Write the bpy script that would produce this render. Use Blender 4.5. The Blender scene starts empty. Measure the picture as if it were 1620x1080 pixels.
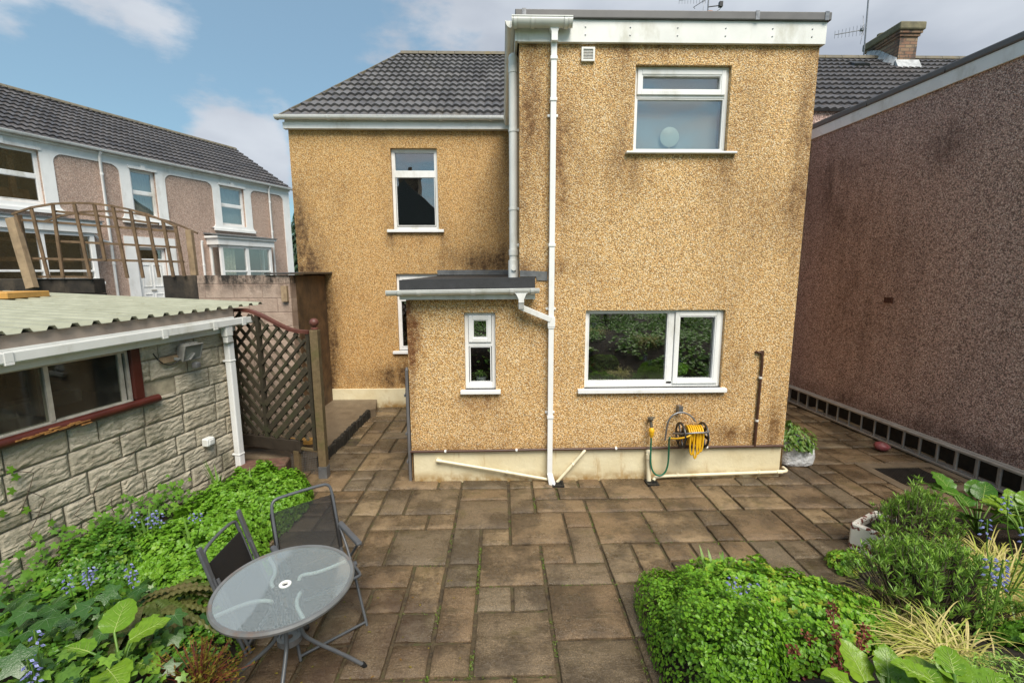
import bpy, math, random
from mathutils import Vector as V, Matrix, noise
R = math.radians
rnd = random.Random(7)
S = bpy.context.scene
COL = S.collection

# ------------------------------------------------------------ camera, world, sun, exposure
cam = bpy.data.cameras.new('camera'); co = bpy.data.objects.new('camera', cam); COL.objects.link(co)
_p, _a, _r = R(8.67), R(1.33), R(-0.17)
F = V((math.sin(_a)*math.cos(_p), math.cos(_a)*math.cos(_p), -math.sin(_p)))
RT = V((math.cos(_a), -math.sin(_a), 0)); UP = RT.cross(F)
RT2 = RT*math.cos(_r)+UP*math.sin(_r); UP2 = -RT*math.sin(_r)+UP*math.cos(_r)
M = Matrix((RT2, UP2, -F)).transposed().to_4x4(); M.translation = (0, 0, 2.65)
co.matrix_world = M
cam.sensor_width = 36; cam.lens = 715/1620*36; cam.clip_end = 2000; cam.clip_start = 0.05
S.camera = co
S.view_settings.view_transform = 'Standard'; S.view_settings.look = 'None'
S.view_settings.gamma = 1; S.view_settings.exposure = 1.68
S.view_settings.use_curve_mapping = False
SUN_EL, SUN_AZ = R(53), R(163)          # azimuth clockwise from +Y: behind the camera, to the right
W = bpy.data.worlds.new('World'); S.world = W; W.use_nodes = True
nt = W.node_tree; nt.nodes.clear()
def wn(t, **k):
    n = nt.nodes.new(t)
    for a, b in k.items(): setattr(n, a, b)
    return n
L = nt.links.new
out = wn('ShaderNodeOutputWorld'); bg = wn('ShaderNodeBackground')
sky = wn('ShaderNodeTexSky', sky_type='NISHITA', sun_disc=False, sun_elevation=SUN_EL, sun_rotation=SUN_AZ)
sky.air_density = 1.2; sky.dust_density = 0.6; sky.ozone_density = 2.0
bg.inputs['Strength'].default_value = 0.053
tc = wn('ShaderNodeTexCoord')
nz = wn('ShaderNodeTexNoise'); nz.inputs['Scale'].default_value = 5.5; nz.inputs['Detail'].default_value = 8; nz.inputs['Roughness'].default_value = 0.58
mp = wn('ShaderNodeMapping'); mp.inputs['Scale'].default_value = (1, 1, 2.2); mp.inputs['Location'].default_value = (0.3, 0.1, 0)
L(tc.outputs['Generated'], mp.inputs['Vector']); L(mp.outputs['Vector'], nz.inputs['Vector'])
acc = None
# cloud banks: direction, angular radius (cos falloff), strength
for d, c0, c1, amp in [((-.74, 1, .58), .9925, .9998, .30), ((-1.05, 1, .55), .996, .9999, .22), ((-.05, 1, .66), .93, .995, .27), ((.45, 1, .72), .90, .99, .30),
                       ((1.0, 1, .6), .92, .995, .34), ((-.52, 1, .30), .993, .9998, .22), ((-.55, 1, .2), .992, .9995, .28), ((1.2, 1, .5), .93, .99, .2),
                       ((.2, 1, .95), .90, .995, .22), ((0, -1, .9), .5, .95, .25), ((-1.4, .4, .8), .93, .99, -.12)]:
    dn = V(d).normalized()
    dp = wn('ShaderNodeVectorMath', operation='DOT_PRODUCT'); dp.inputs[1].default_value = dn
    L(tc.outputs['Generated'], dp.inputs[0])
    mr = wn('ShaderNodeMapRange', interpolation_type='SMOOTHSTEP'); mr.inputs[1].default_value = c0; mr.inputs[2].default_value = c1; mr.inputs[4].default_value = amp
    L(dp.outputs['Value'], mr.inputs[0])
    if acc is None: acc = mr.outputs[0]
    else:
        ad = wn('ShaderNodeMath', operation='ADD'); L(acc, ad.inputs[0]); L(mr.outputs[0], ad.inputs[1]); acc = ad.outputs[0]
ad = wn('ShaderNodeMath', operation='ADD'); L(acc, ad.inputs[0]); L(nz.outputs['Fac'], ad.inputs[1])
cm = wn('ShaderNodeMapRange', interpolation_type='SMOOTHSTEP'); cm.inputs[1].default_value = .60; cm.inputs[2].default_value = .84
L(ad.outputs[0], cm.inputs[0])
nz2 = wn('ShaderNodeTexNoise'); nz2.inputs['Scale'].default_value = 3.0; nz2.inputs['Detail'].default_value = 5
L(mp.outputs['Vector'], nz2.inputs['Vector'])
cr = wn('ShaderNodeValToRGB'); cr.color_ramp.elements[0].position = .35; cr.color_ramp.elements[1].position = .68
cr.color_ramp.elements[0].color = (2.7, 3.0, 3.5, 1); cr.color_ramp.elements[1].color = (4.3, 4.6, 5.0, 1)
L(nz2.outputs['Fac'], cr.inputs[0])
tint = wn('ShaderNodeMix', data_type='RGBA', blend_type='MULTIPLY'); tint.inputs['Factor'].default_value = 1; tint.inputs['B'].default_value = (.80, 1.06, 1.02, 1)
L(sky.outputs['Color'], tint.inputs['A'])
flat = wn('ShaderNodeMix', data_type='RGBA'); flat.inputs['Factor'].default_value = .62; flat.inputs['B'].default_value = (1.75, 2.48, 3.2, 1)
L(tint.outputs['Result'], flat.inputs['A'])
mx = wn('ShaderNodeMix', data_type='RGBA'); L(cm.outputs[0], mx.inputs['Factor']); L(flat.outputs['Result'], mx.inputs['A']); L(cr.outputs['Color'], mx.inputs['B'])
L(mx.outputs['Result'], bg.inputs['Color']); L(bg.outputs[0], out.inputs[0])
sl = bpy.data.lights.new('sun', 'SUN'); sl.energy = 1.62; sl.angle = R(36); sl.color = (1, .93, .82)
so = bpy.data.objects.new('sun', sl); COL.objects.link(so)
so.rotation_euler = (R(90)-SUN_EL, 0, math.pi-SUN_AZ); so.location = (0, -6, 20)

# ------------------------------------------------------------ helpers: materials
class Mat:
    def __init__(s, name):
        s.m = bpy.data.materials.new(name); s.m.use_nodes = True; s.t = s.m.node_tree; s.t.nodes.clear()
        s.out = s.n('ShaderNodeOutputMaterial')
    def n(s, t, ins=None, **k):
        x = s.t.nodes.new(t)
        for a, b in k.items(): setattr(x, a, b)
        for a, b in (ins or {}).items():
            if hasattr(b, 'links') and hasattr(b, 'is_output'): s.t.links.new(b, x.inputs[a])
            else: x.inputs[a].default_value = b
        return x
    def pos(s): return s.n('ShaderNodeNewGeometry').outputs['Position']
    def isl(s): return s.n('ShaderNodeNewGeometry').outputs['Random Per Island']
    def noise(s, vec, scale, detail=4, rough=.55, w=None):
        return s.n('ShaderNodeTexNoise', {'Vector': vec, 'Scale': scale, 'Detail': detail, 'Roughness': rough}).outputs['Fac']
    def mapping(s, vec, sc, loc=(0, 0, 0)): return s.n('ShaderNodeMapping', {'Vector': vec, 'Scale': sc, 'Location': loc}).outputs[0]
    def ramp(s, fac, stops, interp='LINEAR'):
        r = s.n('ShaderNodeValToRGB', {'Fac': fac}); cr = r.color_ramp; cr.interpolation = interp
        while len(cr.elements) < len(stops): cr.elements.new(.5)
        for e, (p, c) in zip(cr.elements, stops):
            e.position = p; e.color = (*c, 1) if not isinstance(c, (int, float)) else (c, c, c, 1)
        return r.outputs['Color']
    def mix(s, fac, a, b, bt='MIX'):
        x = s.n('ShaderNodeMix', data_type='RGBA', blend_type=bt)
        for k, v in (('Factor', fac), ('A', a), ('B', b)):
            if hasattr(v, 'is_output'): s.t.links.new(v, x.inputs[k])
            else: x.inputs[k].default_value = (*v, 1) if isinstance(v, tuple) and len(v) == 3 else v
        return x.outputs['Result']
    def math(s, op, a, b=0., c=None, clamp=False):
        x = s.n('ShaderNodeMath', operation=op, use_clamp=clamp)
        for i, v in enumerate((a, b, c)):
            if v is None: continue
            if hasattr(v, 'is_output'): s.t.links.new(v, x.inputs[i])
            else: x.inputs[i].default_value = v
        return x.outputs[0]
    def mr(s, v, a, b, c=0., d=1.):
        return s.n('ShaderNodeMapRange', {0: v, 1: a, 2: b, 3: c, 4: d}, interpolation_type='SMOOTHSTEP').outputs[0]
    def bump(s, h, strength=.5, dist=.01, nrm=None):
        b = s.n('ShaderNodeBump', {'Height': h, 'Strength': strength, 'Distance': dist})
        if nrm is not None: s.t.links.new(nrm, b.inputs['Normal'])
        return b.outputs[0]
    def pr(s, col, rough=.6, nrm=None, **k):
        p = s.n('ShaderNodeBsdfPrincipled')
        for a, v in [('Base Color', col), ('Roughness', rough), ('Normal', nrm)] + [(q.replace('_', ' '), w) for q, w in k.items()]:
            if v is None: continue
            if hasattr(v, 'is_output'): s.t.links.new(v, p.inputs[a])
            else: p.inputs[a].default_value = (*v, 1) if isinstance(v, tuple) and len(v) == 3 else v
        return p.outputs[0]
    def fin(s, sh): s.t.links.new(sh, s.out.inputs[0]); return s.m

def plain(name, c, rough=.5, var=.12, scale=9, metal=0., bump=0., bscale=60, dirt=None, dscale=3):
    q = Mat(name); P = q.pos(); f = q.noise(P, scale, 5)
    lo = tuple(x*(1-var) for x in c); hi = tuple(min(1, x*(1+var)) for x in c)
    col = q.ramp(f, [(.3, lo), (.7, hi)])
    if dirt: col = q.mix(q.mr(q.noise(q.mapping(P, (1, 1, .45)), dscale, 6, .65), .5, .78, 0, .8), col, dirt)
    n = q.bump(q.noise(P, bscale, 4), bump, .006) if bump else None
    return q.fin(q.pr(col, q.mr(f, .3, .7, rough-.06, rough+.06), n, Metallic=metal))

def pebble(name, cols, scale, stains=(), stain_col=(.07, .045, .02), axis='XZ', bump=.7, noise_amt=.75, big=.25):
    """pebbledash: every stone of the render a cell with its own colour, plus damp stains with their own shape"""
    q = Mat(name); P = q.pos()
    wob = q.n('ShaderNodeTexNoise', {'Vector': P, 'Scale': 30., 'Detail': 2.}).outputs['Color']
    P2 = q.n('ShaderNodeVectorMath', {0: P, 1: q.n('ShaderNodeVectorMath', {0: wob, 3: .012}, operation='SCALE').outputs[0]}, operation='ADD').outputs[0]
    vo = q.n('ShaderNodeTexVoronoi', {'Vector': P2, 'Scale': scale*1.45, 'Randomness': 1.})
    sep = q.n('ShaderNodeSeparateColor', {0: vo.outputs['Color']})
    k = len(cols); col = q.ramp(sep.outputs[0], [(i/k, c) for i, c in enumerate(cols)], 'CONSTANT')
    gap = q.mr(vo.outputs['Distance'], .42, .78, 0., .85)
    col = q.mix(gap, col, tuple(x*.35 for x in cols[len(cols)//2]))
    sx = q.n('ShaderNodeSeparateXYZ', {0: P})
    a = sx.outputs[0 if axis[0] == 'X' else 1]; z = sx.outputs[2]
    tot = q.math('MULTIPLY', q.mr(q.noise(q.mapping(P, (1, 1, .4)), .9, 6, .6), .45, .8), big)
    for (cx, cz, rx, rz, amp) in stains:
        u = q.math('DIVIDE', q.math('SUBTRACT', a, cx), rx); v = q.math('DIVIDE', q.math('SUBTRACT', z, cz), rz)
        r2 = q.math('ADD', q.math('MULTIPLY', u, u), q.math('MULTIPLY', v, v))
        tot = q.math('ADD', tot, q.math('MULTIPLY', q.math('EXPONENT', q.math('MULTIPLY', r2, -1.)), amp))
    nn = q.mr(q.noise(q.mapping(P, (5, 5, 1.6)), 1., 6, .65), .25, .75, 1-noise_amt, 1+noise_amt*.4)
    tot = q.math('MULTIPLY', q.math('MULTIPLY', tot, 1.35), nn, clamp=True)
    fine = q.mr(q.noise(P, 14., 5, .7), .3, .7, .55, 1.15)
    tot = q.math('MULTIPLY', tot, fine, clamp=True)
    col = q.mix(tot, col, q.mix(.5, stain_col, q.mix(1., col, stain_col, 'MULTIPLY')))
    h = q.math('SUBTRACT', 1., vo.outputs['Distance'])
    return q.fin(q.pr(col, .62, q.bump(h, bump, .014)))

def leafmat(name, cols, rough=.38, trans=.3, vein=0.):
    q = Mat(name); r = q.isl(); k = len(cols)
    col = q.ramp(r, [(i/(k-1), c) for i, c in enumerate(cols)])
    P = q.pos()
    col = q.mix(q.mr(q.noise(P, 60, 3), .4, .7, 0, .35), col, tuple(x*.6 for x in cols[0]))
    if vein:
        wv = q.noise(P, 90, 4); nrm = q.bump(wv, vein, .004)
    else: nrm = None
    p = q.pr(col, rough, nrm, Specular_IOR_Level=.4)
    t = q.n('ShaderNodeBsdfTranslucent', {'Color': q.mix(.5, col, (.25, .45, .03))}).outputs[0]
    return q.fin(q.n('ShaderNodeMixShader', {0: trans, 1: p, 2: t}).outputs[0])

# ------------------------------------------------------------ helpers: meshes
ident = lambda a, b, c: V((a, b, c))
class MB:
    def __init__(s): s.v = []; s.f = []; s.mi = []; s.sm = []
    def add(s, vs, fs, mi=0, sm=False):
        o = len(s.v); s.v += [V(x) for x in vs]
        for f in fs: s.f.append([i+o for i in f]); s.mi.append(mi); s.sm.append(sm)
    def hexa(s, P, mi=0):
        s.add(P, [(0, 3, 2, 1), (4, 5, 6, 7), (0, 1, 5, 4), (1, 2, 6, 5), (2, 3, 7, 6), (3, 0, 4, 7)], mi)
    def box(s, a0, a1, b0, b1, c0, c1, fn=ident, mi=0):
        s.hexa([fn(a0, b0, c0), fn(a1, b0, c0), fn(a1, b1, c0), fn(a0, b1, c0), fn(a0, b0, c1), fn(a1, b0, c1), fn(a1, b1, c1), fn(a0, b1, c1)], mi)
    def rbox(s, a0, a1, b0, b1, c0, c1, r=.01, fn=ident, mi=0):
        """box with chamfered upright edges and top rim"""
        def ring(i, z):
            x0, x1, y0, y1 = a0+i, a1-i, b0+i, b1-i
            return [fn(x0+r, y0, z), fn(x1-r, y0, z), fn(x1, y0+r, z), fn(x1, y1-r, z), fn(x1-r, y1, z), fn(x0+r, y1, z), fn(x0, y1-r, z), fn(x0, y0+r, z)]
        P = ring(0, c0)+ring(0, c1-r)+ring(r*.7, c1)
        fs = [tuple(range(7, -1, -1))]
        for k in range(2):
            for i in range(8): fs.append((k*8+i, k*8+(i+1) % 8, k*8+8+(i+1) % 8, k*8+8+i))
        fs.append(tuple(range(16, 24))); s.add(P, fs, mi)
    def bar(s, p, q, w, h, up=V((0, 0, 1)), mi=0):
        p = V(p); q = V(q); t = (q-p).normalized(); x = t.cross(V(up))
        if x.length < 1e-4: x = t.cross(V((0, 1, 0)))
        x.normalize(); y = x.cross(t); x *= w/2; y *= h/2
        s.hexa([p-x-y, p+x-y, p+x+y, p-x+y, q-x-y, q+x-y, q+x+y, q-x+y], mi)
    def tube(s, pts, r, n=8, mi=0, closed=False, cap=True):
        pts = [V(p) for p in pts]; m = len(pts); rr = r if isinstance(r, (list, tuple)) else [r]*m
        vs = []; prev = None
        for i, p in enumerate(pts):
            if closed: t = pts[(i+1) % m]-pts[i-1]
            else: t = pts[min(i+1, m-1)]-pts[max(i-1, 0)]
            t.normalize()
            if prev is None:
                a = t.cross(V((0, 0, 1)))
                if a.length < .05: a = t.cross(V((0, 1, 0)))
            else: a = prev-t*prev.dot(t)
            a.normalize(); prev = a; b = t.cross(a)
            for k in range(n):
                th = 2*math.pi*k/n; vs.append(p+(a*math.cos(th)+b*math.sin(th))*rr[i])
        fs = []
        for i in range(m if closed else m-1):
            j = (i+1) % m
            for k in range(n): fs.append((i*n+k, i*n+(k+1) % n, j*n+(k+1) % n, j*n+k))
        s.add(vs, fs, mi, True)
        if cap and not closed:
            s.add(vs[:n], [tuple(range(n-1, -1, -1))], mi); s.add(vs[-n:], [tuple(range(n))], mi)
    def lathe(s, prof, c=(0, 0, 0), n=24, mi=0, axis='Z', sm=True):
        c = V(c); runs = [[prof[0]]]
        for i in range(1, len(prof)):
            runs[-1].append(prof[i])
            if i < len(prof)-1:
                d0 = math.atan2(prof[i][1]-prof[i-1][1], prof[i][0]-prof[i-1][0]); d1 = math.atan2(prof[i+1][1]-prof[i][1], prof[i+1][0]-prof[i][0])
                if abs((d1-d0+math.pi) % (2*math.pi)-math.pi) > .75: runs.append([prof[i]])
        for run in runs:
            vs = []
            for r, z in run:
                for k in range(n):
                    th = 2*math.pi*k/n; x, y = r*math.cos(th), r*math.sin(th)
                    vs.append(c+(V((x, y, z)) if axis == 'Z' else V((z, x, y)) if axis == 'X' else V((x, z, y))))
            s.add(vs, [(i*n+k, i*n+(k+1) % n, (i+1)*n+(k+1) % n, (i+1)*n+k) for i in range(len(run)-1) for k in range(n)], mi, sm)
    def prism(s, poly, d0, d1, fn, mi=0):
        """poly = [(a, c)], extruded along b from d0 to d1; fn(a, b, c)"""
        n = len(poly); vs = [fn(a, d0, c) for a, c in poly]+[fn(a, d1, c) for a, c in poly]
        s.add(vs, [tuple(range(n)), tuple(range(2*n-1, n-1, -1))]+[(i, i+n, (i+1) % n+n, (i+1) % n) for i in range(n)], mi)
    def quad(s, a, b, c, d, mi=0): s.add([a, b, c, d], [(0, 1, 2, 3)], mi)
    def ring(s, fn, a0, a1, z0, z1, w, o0, o1, mi=0):
        s.box(a0, a0+w, o0, o1, z0, z1, fn, mi); s.box(a1-w, a1, o0, o1, z0, z1, fn, mi)
        s.box(a0+w, a1-w, o0, o1, z0, z0+w, fn, mi); s.box(a0+w, a1-w, o0, o1, z1-w, z1, fn, mi)
    def build(s, name, mat, parent=None, local=False, bevel=0, autosmooth=None):
        off = V((0, 0, 0))
        if parent is not None and not local:
            p = parent
            while p is not None: off += p.location; p = p.parent
        me = bpy.data.meshes.new(name)
        me.from_pydata([tuple(x-off) for x in s.v], [], s.f)
        for m in (mat if isinstance(mat, (list, tuple)) else [mat]): me.materials.append(m)
        me.polygons.foreach_set('material_index', s.mi); me.polygons.foreach_set('use_smooth', s.sm); me.update()
        o = bpy.data.objects.new(name, me); COL.objects.link(o); o.parent = parent
        if bevel:
            b = o.modifiers.new('bevel', 'BEVEL'); b.width = bevel; b.segments = 2; b.limit_method = 'ANGLE'; b.angle_limit = R(40)
        return o
def tag(o, label=None, cat=None, group=None, kind=None):
    if label: o['label'] = label
    if cat: o['category'] = cat
    if group: o['group'] = group
    if kind: o['kind'] = kind
    return o
def thing(name, label, cat, loc=(0, 0, 0), rz=0, group=None):
    o = bpy.data.objects.new(name, None); COL.objects.link(o); o.location = loc; o.rotation_euler = (0, 0, rz); o.empty_display_size = .1
    return tag(o, label, cat, group)
def dup(o, parent=None):
    kids = [c for c in COL.objects if c.parent == o]
    c = o.copy(); COL.objects.link(c); c.parent = parent
    for k in kids: dup(k, c)
    return c
def sm(a, b, x):
    t = max(0, min(1, (x-a)/(b-a))); return t*t*(3-2*t)
def arc(pts, n=6):
    """round the corners of a polyline a little (Chaikin)"""
    pts = [V(p) for p in pts]
    for _ in range(2):
        q = [pts[0]]
        for a, b in zip(pts, pts[1:]): q += [a*.75+b*.25, a*.25+b*.75]
        q.append(pts[-1]); pts = q
    return pts

# ------------------------------------------------------------ materials
OCH = [(.94, .71, .42), (.82, .505, .195), (.65, .35, .11), (.92, .645, .31), (.38, .19, .055), (.86, .55, .24), (.76, .445, .15), (.97, .81, .56), (.88, .59, .26), (.50, .26, .085)]
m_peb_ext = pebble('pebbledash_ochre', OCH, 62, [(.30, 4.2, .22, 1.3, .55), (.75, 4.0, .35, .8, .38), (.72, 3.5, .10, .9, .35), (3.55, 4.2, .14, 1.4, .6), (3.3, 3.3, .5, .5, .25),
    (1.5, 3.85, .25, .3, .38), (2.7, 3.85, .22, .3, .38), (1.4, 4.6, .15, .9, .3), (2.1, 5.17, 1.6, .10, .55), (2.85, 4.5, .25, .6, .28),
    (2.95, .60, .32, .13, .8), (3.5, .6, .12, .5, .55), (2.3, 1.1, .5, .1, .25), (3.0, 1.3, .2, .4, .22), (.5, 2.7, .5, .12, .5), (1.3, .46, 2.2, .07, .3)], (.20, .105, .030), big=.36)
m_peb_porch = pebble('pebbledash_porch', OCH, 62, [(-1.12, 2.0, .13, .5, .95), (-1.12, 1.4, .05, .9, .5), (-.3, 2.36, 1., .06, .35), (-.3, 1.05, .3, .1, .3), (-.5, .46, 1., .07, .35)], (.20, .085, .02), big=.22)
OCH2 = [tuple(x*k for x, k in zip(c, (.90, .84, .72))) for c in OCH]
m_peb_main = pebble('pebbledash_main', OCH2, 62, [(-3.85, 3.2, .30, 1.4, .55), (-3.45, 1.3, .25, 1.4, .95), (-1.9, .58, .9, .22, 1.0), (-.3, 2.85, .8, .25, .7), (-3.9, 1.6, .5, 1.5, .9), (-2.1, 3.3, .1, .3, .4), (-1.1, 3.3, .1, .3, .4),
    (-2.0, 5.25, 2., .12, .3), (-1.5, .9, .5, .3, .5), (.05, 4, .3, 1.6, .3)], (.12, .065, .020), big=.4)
BRN = [(.70, .46, .385), (.46, .29, .24), (.90, .70, .61), (.58, .38, .315), (.20, .12, .10), (.80, .56, .47)]
m_peb_brown = pebble('pebbledash_brown', BRN, 50, [(6.5, 4.4, .35, .3, .5), (8.5, 4.2, 1.2, .9, .35), (5.2, .40, 5, .12, .4), (7.6, 2.6, .8, 1., .2)], (.10, .055, .045), axis='YZ', big=.30, bump=1.)
PNK = [(.60, .43, .34), (.50, .34, .265), (.68, .52, .43), (.38, .25, .195), (.56, .39, .31)]
m_peb_pink = pebble('pebbledash_pink', PNK, 42, [], (.15, .1, .08), big=.3, bump=.5)
m_white = plain('white_upvc', (.82, .82, .81), .3, .03, 3, dirt=(.52, .50, .43), dscale=2.6)
m_white_st = plain('white_plastic_weathered', (.77, .77, .74), .35, .05, 4, dirt=(.50, .48, .40), dscale=4)
m_fascia_moss = plain('white_fascia_mossy', (.74, .75, .72), .4, .05, 4, dirt=(.34, .36, .16), dscale=5)
m_cream_pipe = plain('cream_pipe', (.78, .70, .50), .35, .06, 6, dirt=(.5, .38, .2))
m_wpaint = plain('white_masonry_paint', (.80, .80, .79), .6, .05, 3, bump=.15, bscale=80, dirt=(.55, .52, .48), dscale=2.5)
m_coping = plain('grey_coping', (.13, .125, .125), .45, .12, 5)
m_felt = plain('roof_felt', (.025, .026, .028), .7, .3, 12, bump=.6, bscale=90)
m_lead = plain('lead_flashing', (.13, .135, .14), .5, .3, 8, bump=.4, bscale=30, dirt=(.22, .21, .16), dscale=6)
m_brownpipe = plain('brown_copper_paint', (.075, .035, .022), .4, .25, 12)
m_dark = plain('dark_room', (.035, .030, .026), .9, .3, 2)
m_room = plain('room_wall', (.16, .15, .13), .9, .2, 2)
m_black = plain('black_plastic', (.012, .012, .013), .4, .3, 20)
m_pale_sheet = plain('pale_sheet', (.40, .43, .43), .9, .05, 2)
m_curtain = plain('cream_curtain', (.62, .60, .46), .9, .2, 14)
m_steel = plain('galvanised_grey', (.22, .225, .235), .35, .15, 30, metal=.6)
m_alu = plain('weathered_aluminium', (.50, .48, .42), .42, .15, 14, metal=.35, dirt=(.2, .18, .15), dscale=9)
m_chairgrey = plain('grey_powder_coat', (.085, .09, .098), .4, .1, 12)
m_yellow = plain('yellow_hose', (.75, .42, .015), .4, .1, 10)
m_green = plain('green_hose', (.012, .13, .07), .4, .1, 10)
m_redpaint = plain('red_brown_paint', (.085, .018, .012), .4, .25, 6, bump=.2, bscale=25, dirt=(.06, .02, .012))
m_rim = plain('cap_white', (.75, .75, .72), .4, .04)
def mk(name):
    return Mat(name)
def schlick(q, f0=.04):
    g = q.n('ShaderNodeNewGeometry'); d = q.n('ShaderNodeVectorMath', {0: g.outputs['Normal'], 1: g.outputs['Incoming']}, operation='DOT_PRODUCT').outputs['Value']
    c = q.math('SUBTRACT', 1., q.math('ABSOLUTE', d), clamp=True)
    return q.math('ADD', f0, q.math('MULTIPLY', q.math('POWER', c, 5.), 1-f0))
q = mk('window_glass')
fr = schlick(q)
fac = q.math('MULTIPLY', fr, 4.8, clamp=True)
wob = q.bump(q.noise(q.pos(), 2.2, 1), .05, .02)
m_glass = q.fin(q.n('ShaderNodeMixShader', {0: fac, 1: q.n('ShaderNodeBsdfTransparent', {'Color': (.90, .92, .91, 1)}).outputs[0],
    2: q.n('ShaderNodeBsdfGlossy', {'Color': (1, 1, 1, 1), 'Roughness': .004, 'Normal': wob}).outputs[0]}).outputs[0])
q = mk('dusty_glass')
fr = schlick(q, .025)
m_glass_dusty = q.fin(q.n('ShaderNodeMixShader', {0: q.math('MULTIPLY', fr, .7, clamp=True), 1: q.n('ShaderNodeMixShader', {0: q.mr(q.noise(q.pos(), 5, 5), .4, .8, .04, .14), 1: q.n('ShaderNodeBsdfTransparent', {'Color': (.8, .82, .78, 1)}).outputs[0], 2: q.n('ShaderNodeBsdfDiffuse', {'Color': (.3, .28, .24, 1)}).outputs[0]}).outputs[0],
    2: q.n('ShaderNodeBsdfGlossy', {'Roughness': .03}).outputs[0]}).outputs[0])
q = mk('hammered_table_glass'); P = q.pos()
nr = q.bump(q.noise(q.mapping(P, (1, .6, 1)), 75, 2), .35, .006)
wet = q.mr(q.noise(q.mapping(P, (1, .6, 1), (.35, .1, 0)), 2.3, 2, .5), .43, .50)
fr = schlick(q)
milky = q.n('ShaderNodeBsdfDiffuse', {'Color': (.55, .59, .60, 1)}).outputs[0]
ham = q.mr(q.noise(q.mapping(P, (1, .55, 1)), 150, 2), .36, .66, 0, .22)
tr = q.n('ShaderNodeBsdfTransparent', {'Color': (.78, .83, .82, 1)}).outputs[0]
base = q.n('ShaderNodeMixShader', {0: q.math('ADD', q.mr(wet, 0, 1, .10, .28), q.math('MULTIPLY', ham, q.mr(wet, 0, 1, 1., .25))), 1: tr, 2: milky}).outputs[0]
nmix = q.n('ShaderNodeMix', {'Factor': wet, 'A': nr, 'B': q.n('ShaderNodeNewGeometry').outputs['Normal']}, data_type='VECTOR')
for i_ in nmix.inputs:
    pass
q.t.links.new(wet, nmix.inputs[0]); q.t.links.new(nr, nmix.inputs[4]); q.t.links.new(q.n('ShaderNodeNewGeometry').outputs['Normal'], nmix.inputs[5])
gl = q.n('ShaderNodeBsdfGlossy', {'Roughness': q.mr(wet, 0, 1, .14, .05), 'Normal': nmix.outputs[1]}).outputs[0]
m_tglass = q.fin(q.n('ShaderNodeMixShader', {0: q.math('MULTIPLY', fr, q.mr(wet, 0, 1, 1.0, 2.0), clamp=True), 1: base, 2: gl}).outputs[0])
q = mk('mesh_fabric'); P = q.pos()
m_fabric = q.fin(q.n('ShaderNodeMixShader', {0: .80, 1: q.n('ShaderNodeBsdfTransparent').outputs[0], 2: q.pr((.012, .012, .013), .6, q.bump(q.noise(P, 400, 2), .3, .002))}).outputs[0])
m_fabric_solid = plain('mesh_fabric_dense', (.012, .011, .011), .7, .3, 60, bump=.3, bscale=300)

def tilemat(name, lo, hi, moss):
    q = Mat(name); P = q.pos(); r = q.isl()
    col = q.ramp(r, [(0, tuple(x*1.08 for x in lo)), (.5, tuple((a+b)/2 for a, b in zip(lo, hi))), (1, tuple(x*1.02 for x in hi))])
    col = q.mix(q.mr(q.noise(P, 1.1, 6, .7), .55, .8, 0, .6), col, moss)
    col = q.mix(q.mr(q.noise(P, 25, 4, .7), .5, .8, 0, .5), col, tuple(x*.5 for x in lo))
    return q.fin(q.pr(col, q.mr(q.noise(P, 4, 3), .3, .7, .34, .6), q.bump(q.noise(P, 70, 4), .2, .006)))
m_tile = tilemat('roof_tiles_grey', (.085, .080, .082), (.15, .142, .142), (.17, .14, .085))
m_tile2 = tilemat('roof_tiles_slategrey', (.060, .055, .057), (.105, .095, .094), (.10, .08, .055))
m_ridge = plain('ridge_tile_mossy', (.14, .12, .085), .7, .3, 8, dirt=(.20, .14, .04), dscale=6)

# cream plinth with brown rust and damp marks of its own
q = mk('cream_plinth'); P = q.pos(); z = q.n('ShaderNodeSeparateXYZ', {0: P}).outputs[2]
col = q.ramp(q.noise(P, 2.5, 5), [(.3, (.62, .53, .33)), (.7, (.74, .67, .47))])
col = q.mix(q.math('MULTIPLY', q.mr(z, .0, .16, 1., 0.), q.mr(q.noise(P, 4, 6, .7), .32, .62)), col, (.30, .17, .045))
col = q.mix(q.mr(q.noise(q.mapping(P, (5, 5, .9)), 1., 5, .65), .60, .74, 0, .7), col, (.40, .24, .08))
col = q.mix(q.mr(q.noise(P, 8, 6, .75), .60, .72, 0, .5), col, (.46, .38, .24))
m_plinth = q.fin(q.pr(col, .6, q.bump(q.noise(P, 16, 6), .3, .02)))

# riven paving slabs
q = mk('riven_paving'); P = q.pos(); r = q.isl()
col = q.ramp(r, [(0, (.125, .076, .038)), (.2, (.215, .145, .080)), (.38, (.120, .096, .064)), (.55, (.180, .115, .062)), (.72, (.285, .200, .110)), (.86, (.150, .122, .084)), (1, (.195, .124, .062))])
n1 = q.noise(P, 1.7, 7, .65); n2 = q.noise(P, 30, 6, .75); n3 = q.noise(q.mapping(P, (2.2, 6, 3)), 1.4, 7, .72); gr = q.noise(P, 150, 3, .7)
col = q.mix(q.mr(gr, .50, .66, 0, .75), col, (.40, .29, .175))
col = q.mix(q.mr(gr, .47, .34, 0, .75), col, (.045, .030, .016))
col = q.mix(q.mr(n2, .50, .68, 0, .55), col, (.075, .052, .026))
col = q.mix(q.mr(n3, .52, .66, 0, .65), col, (.070, .052, .022))
ol = q.noise(P, 2.6, 6, .7)
col = q.mix(q.mr(ol, .55, .70, 0, .55), col, (.105, .085, .026))
damp = q.mr(n1, .43, .58)
col = q.mix(q.math('MULTIPLY', damp, q.mr(n2, .3, .7, .5, .82)), col, (.046, .032, .019))
sx = q.n('ShaderNodeSeparateXYZ', {0: P})
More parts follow.
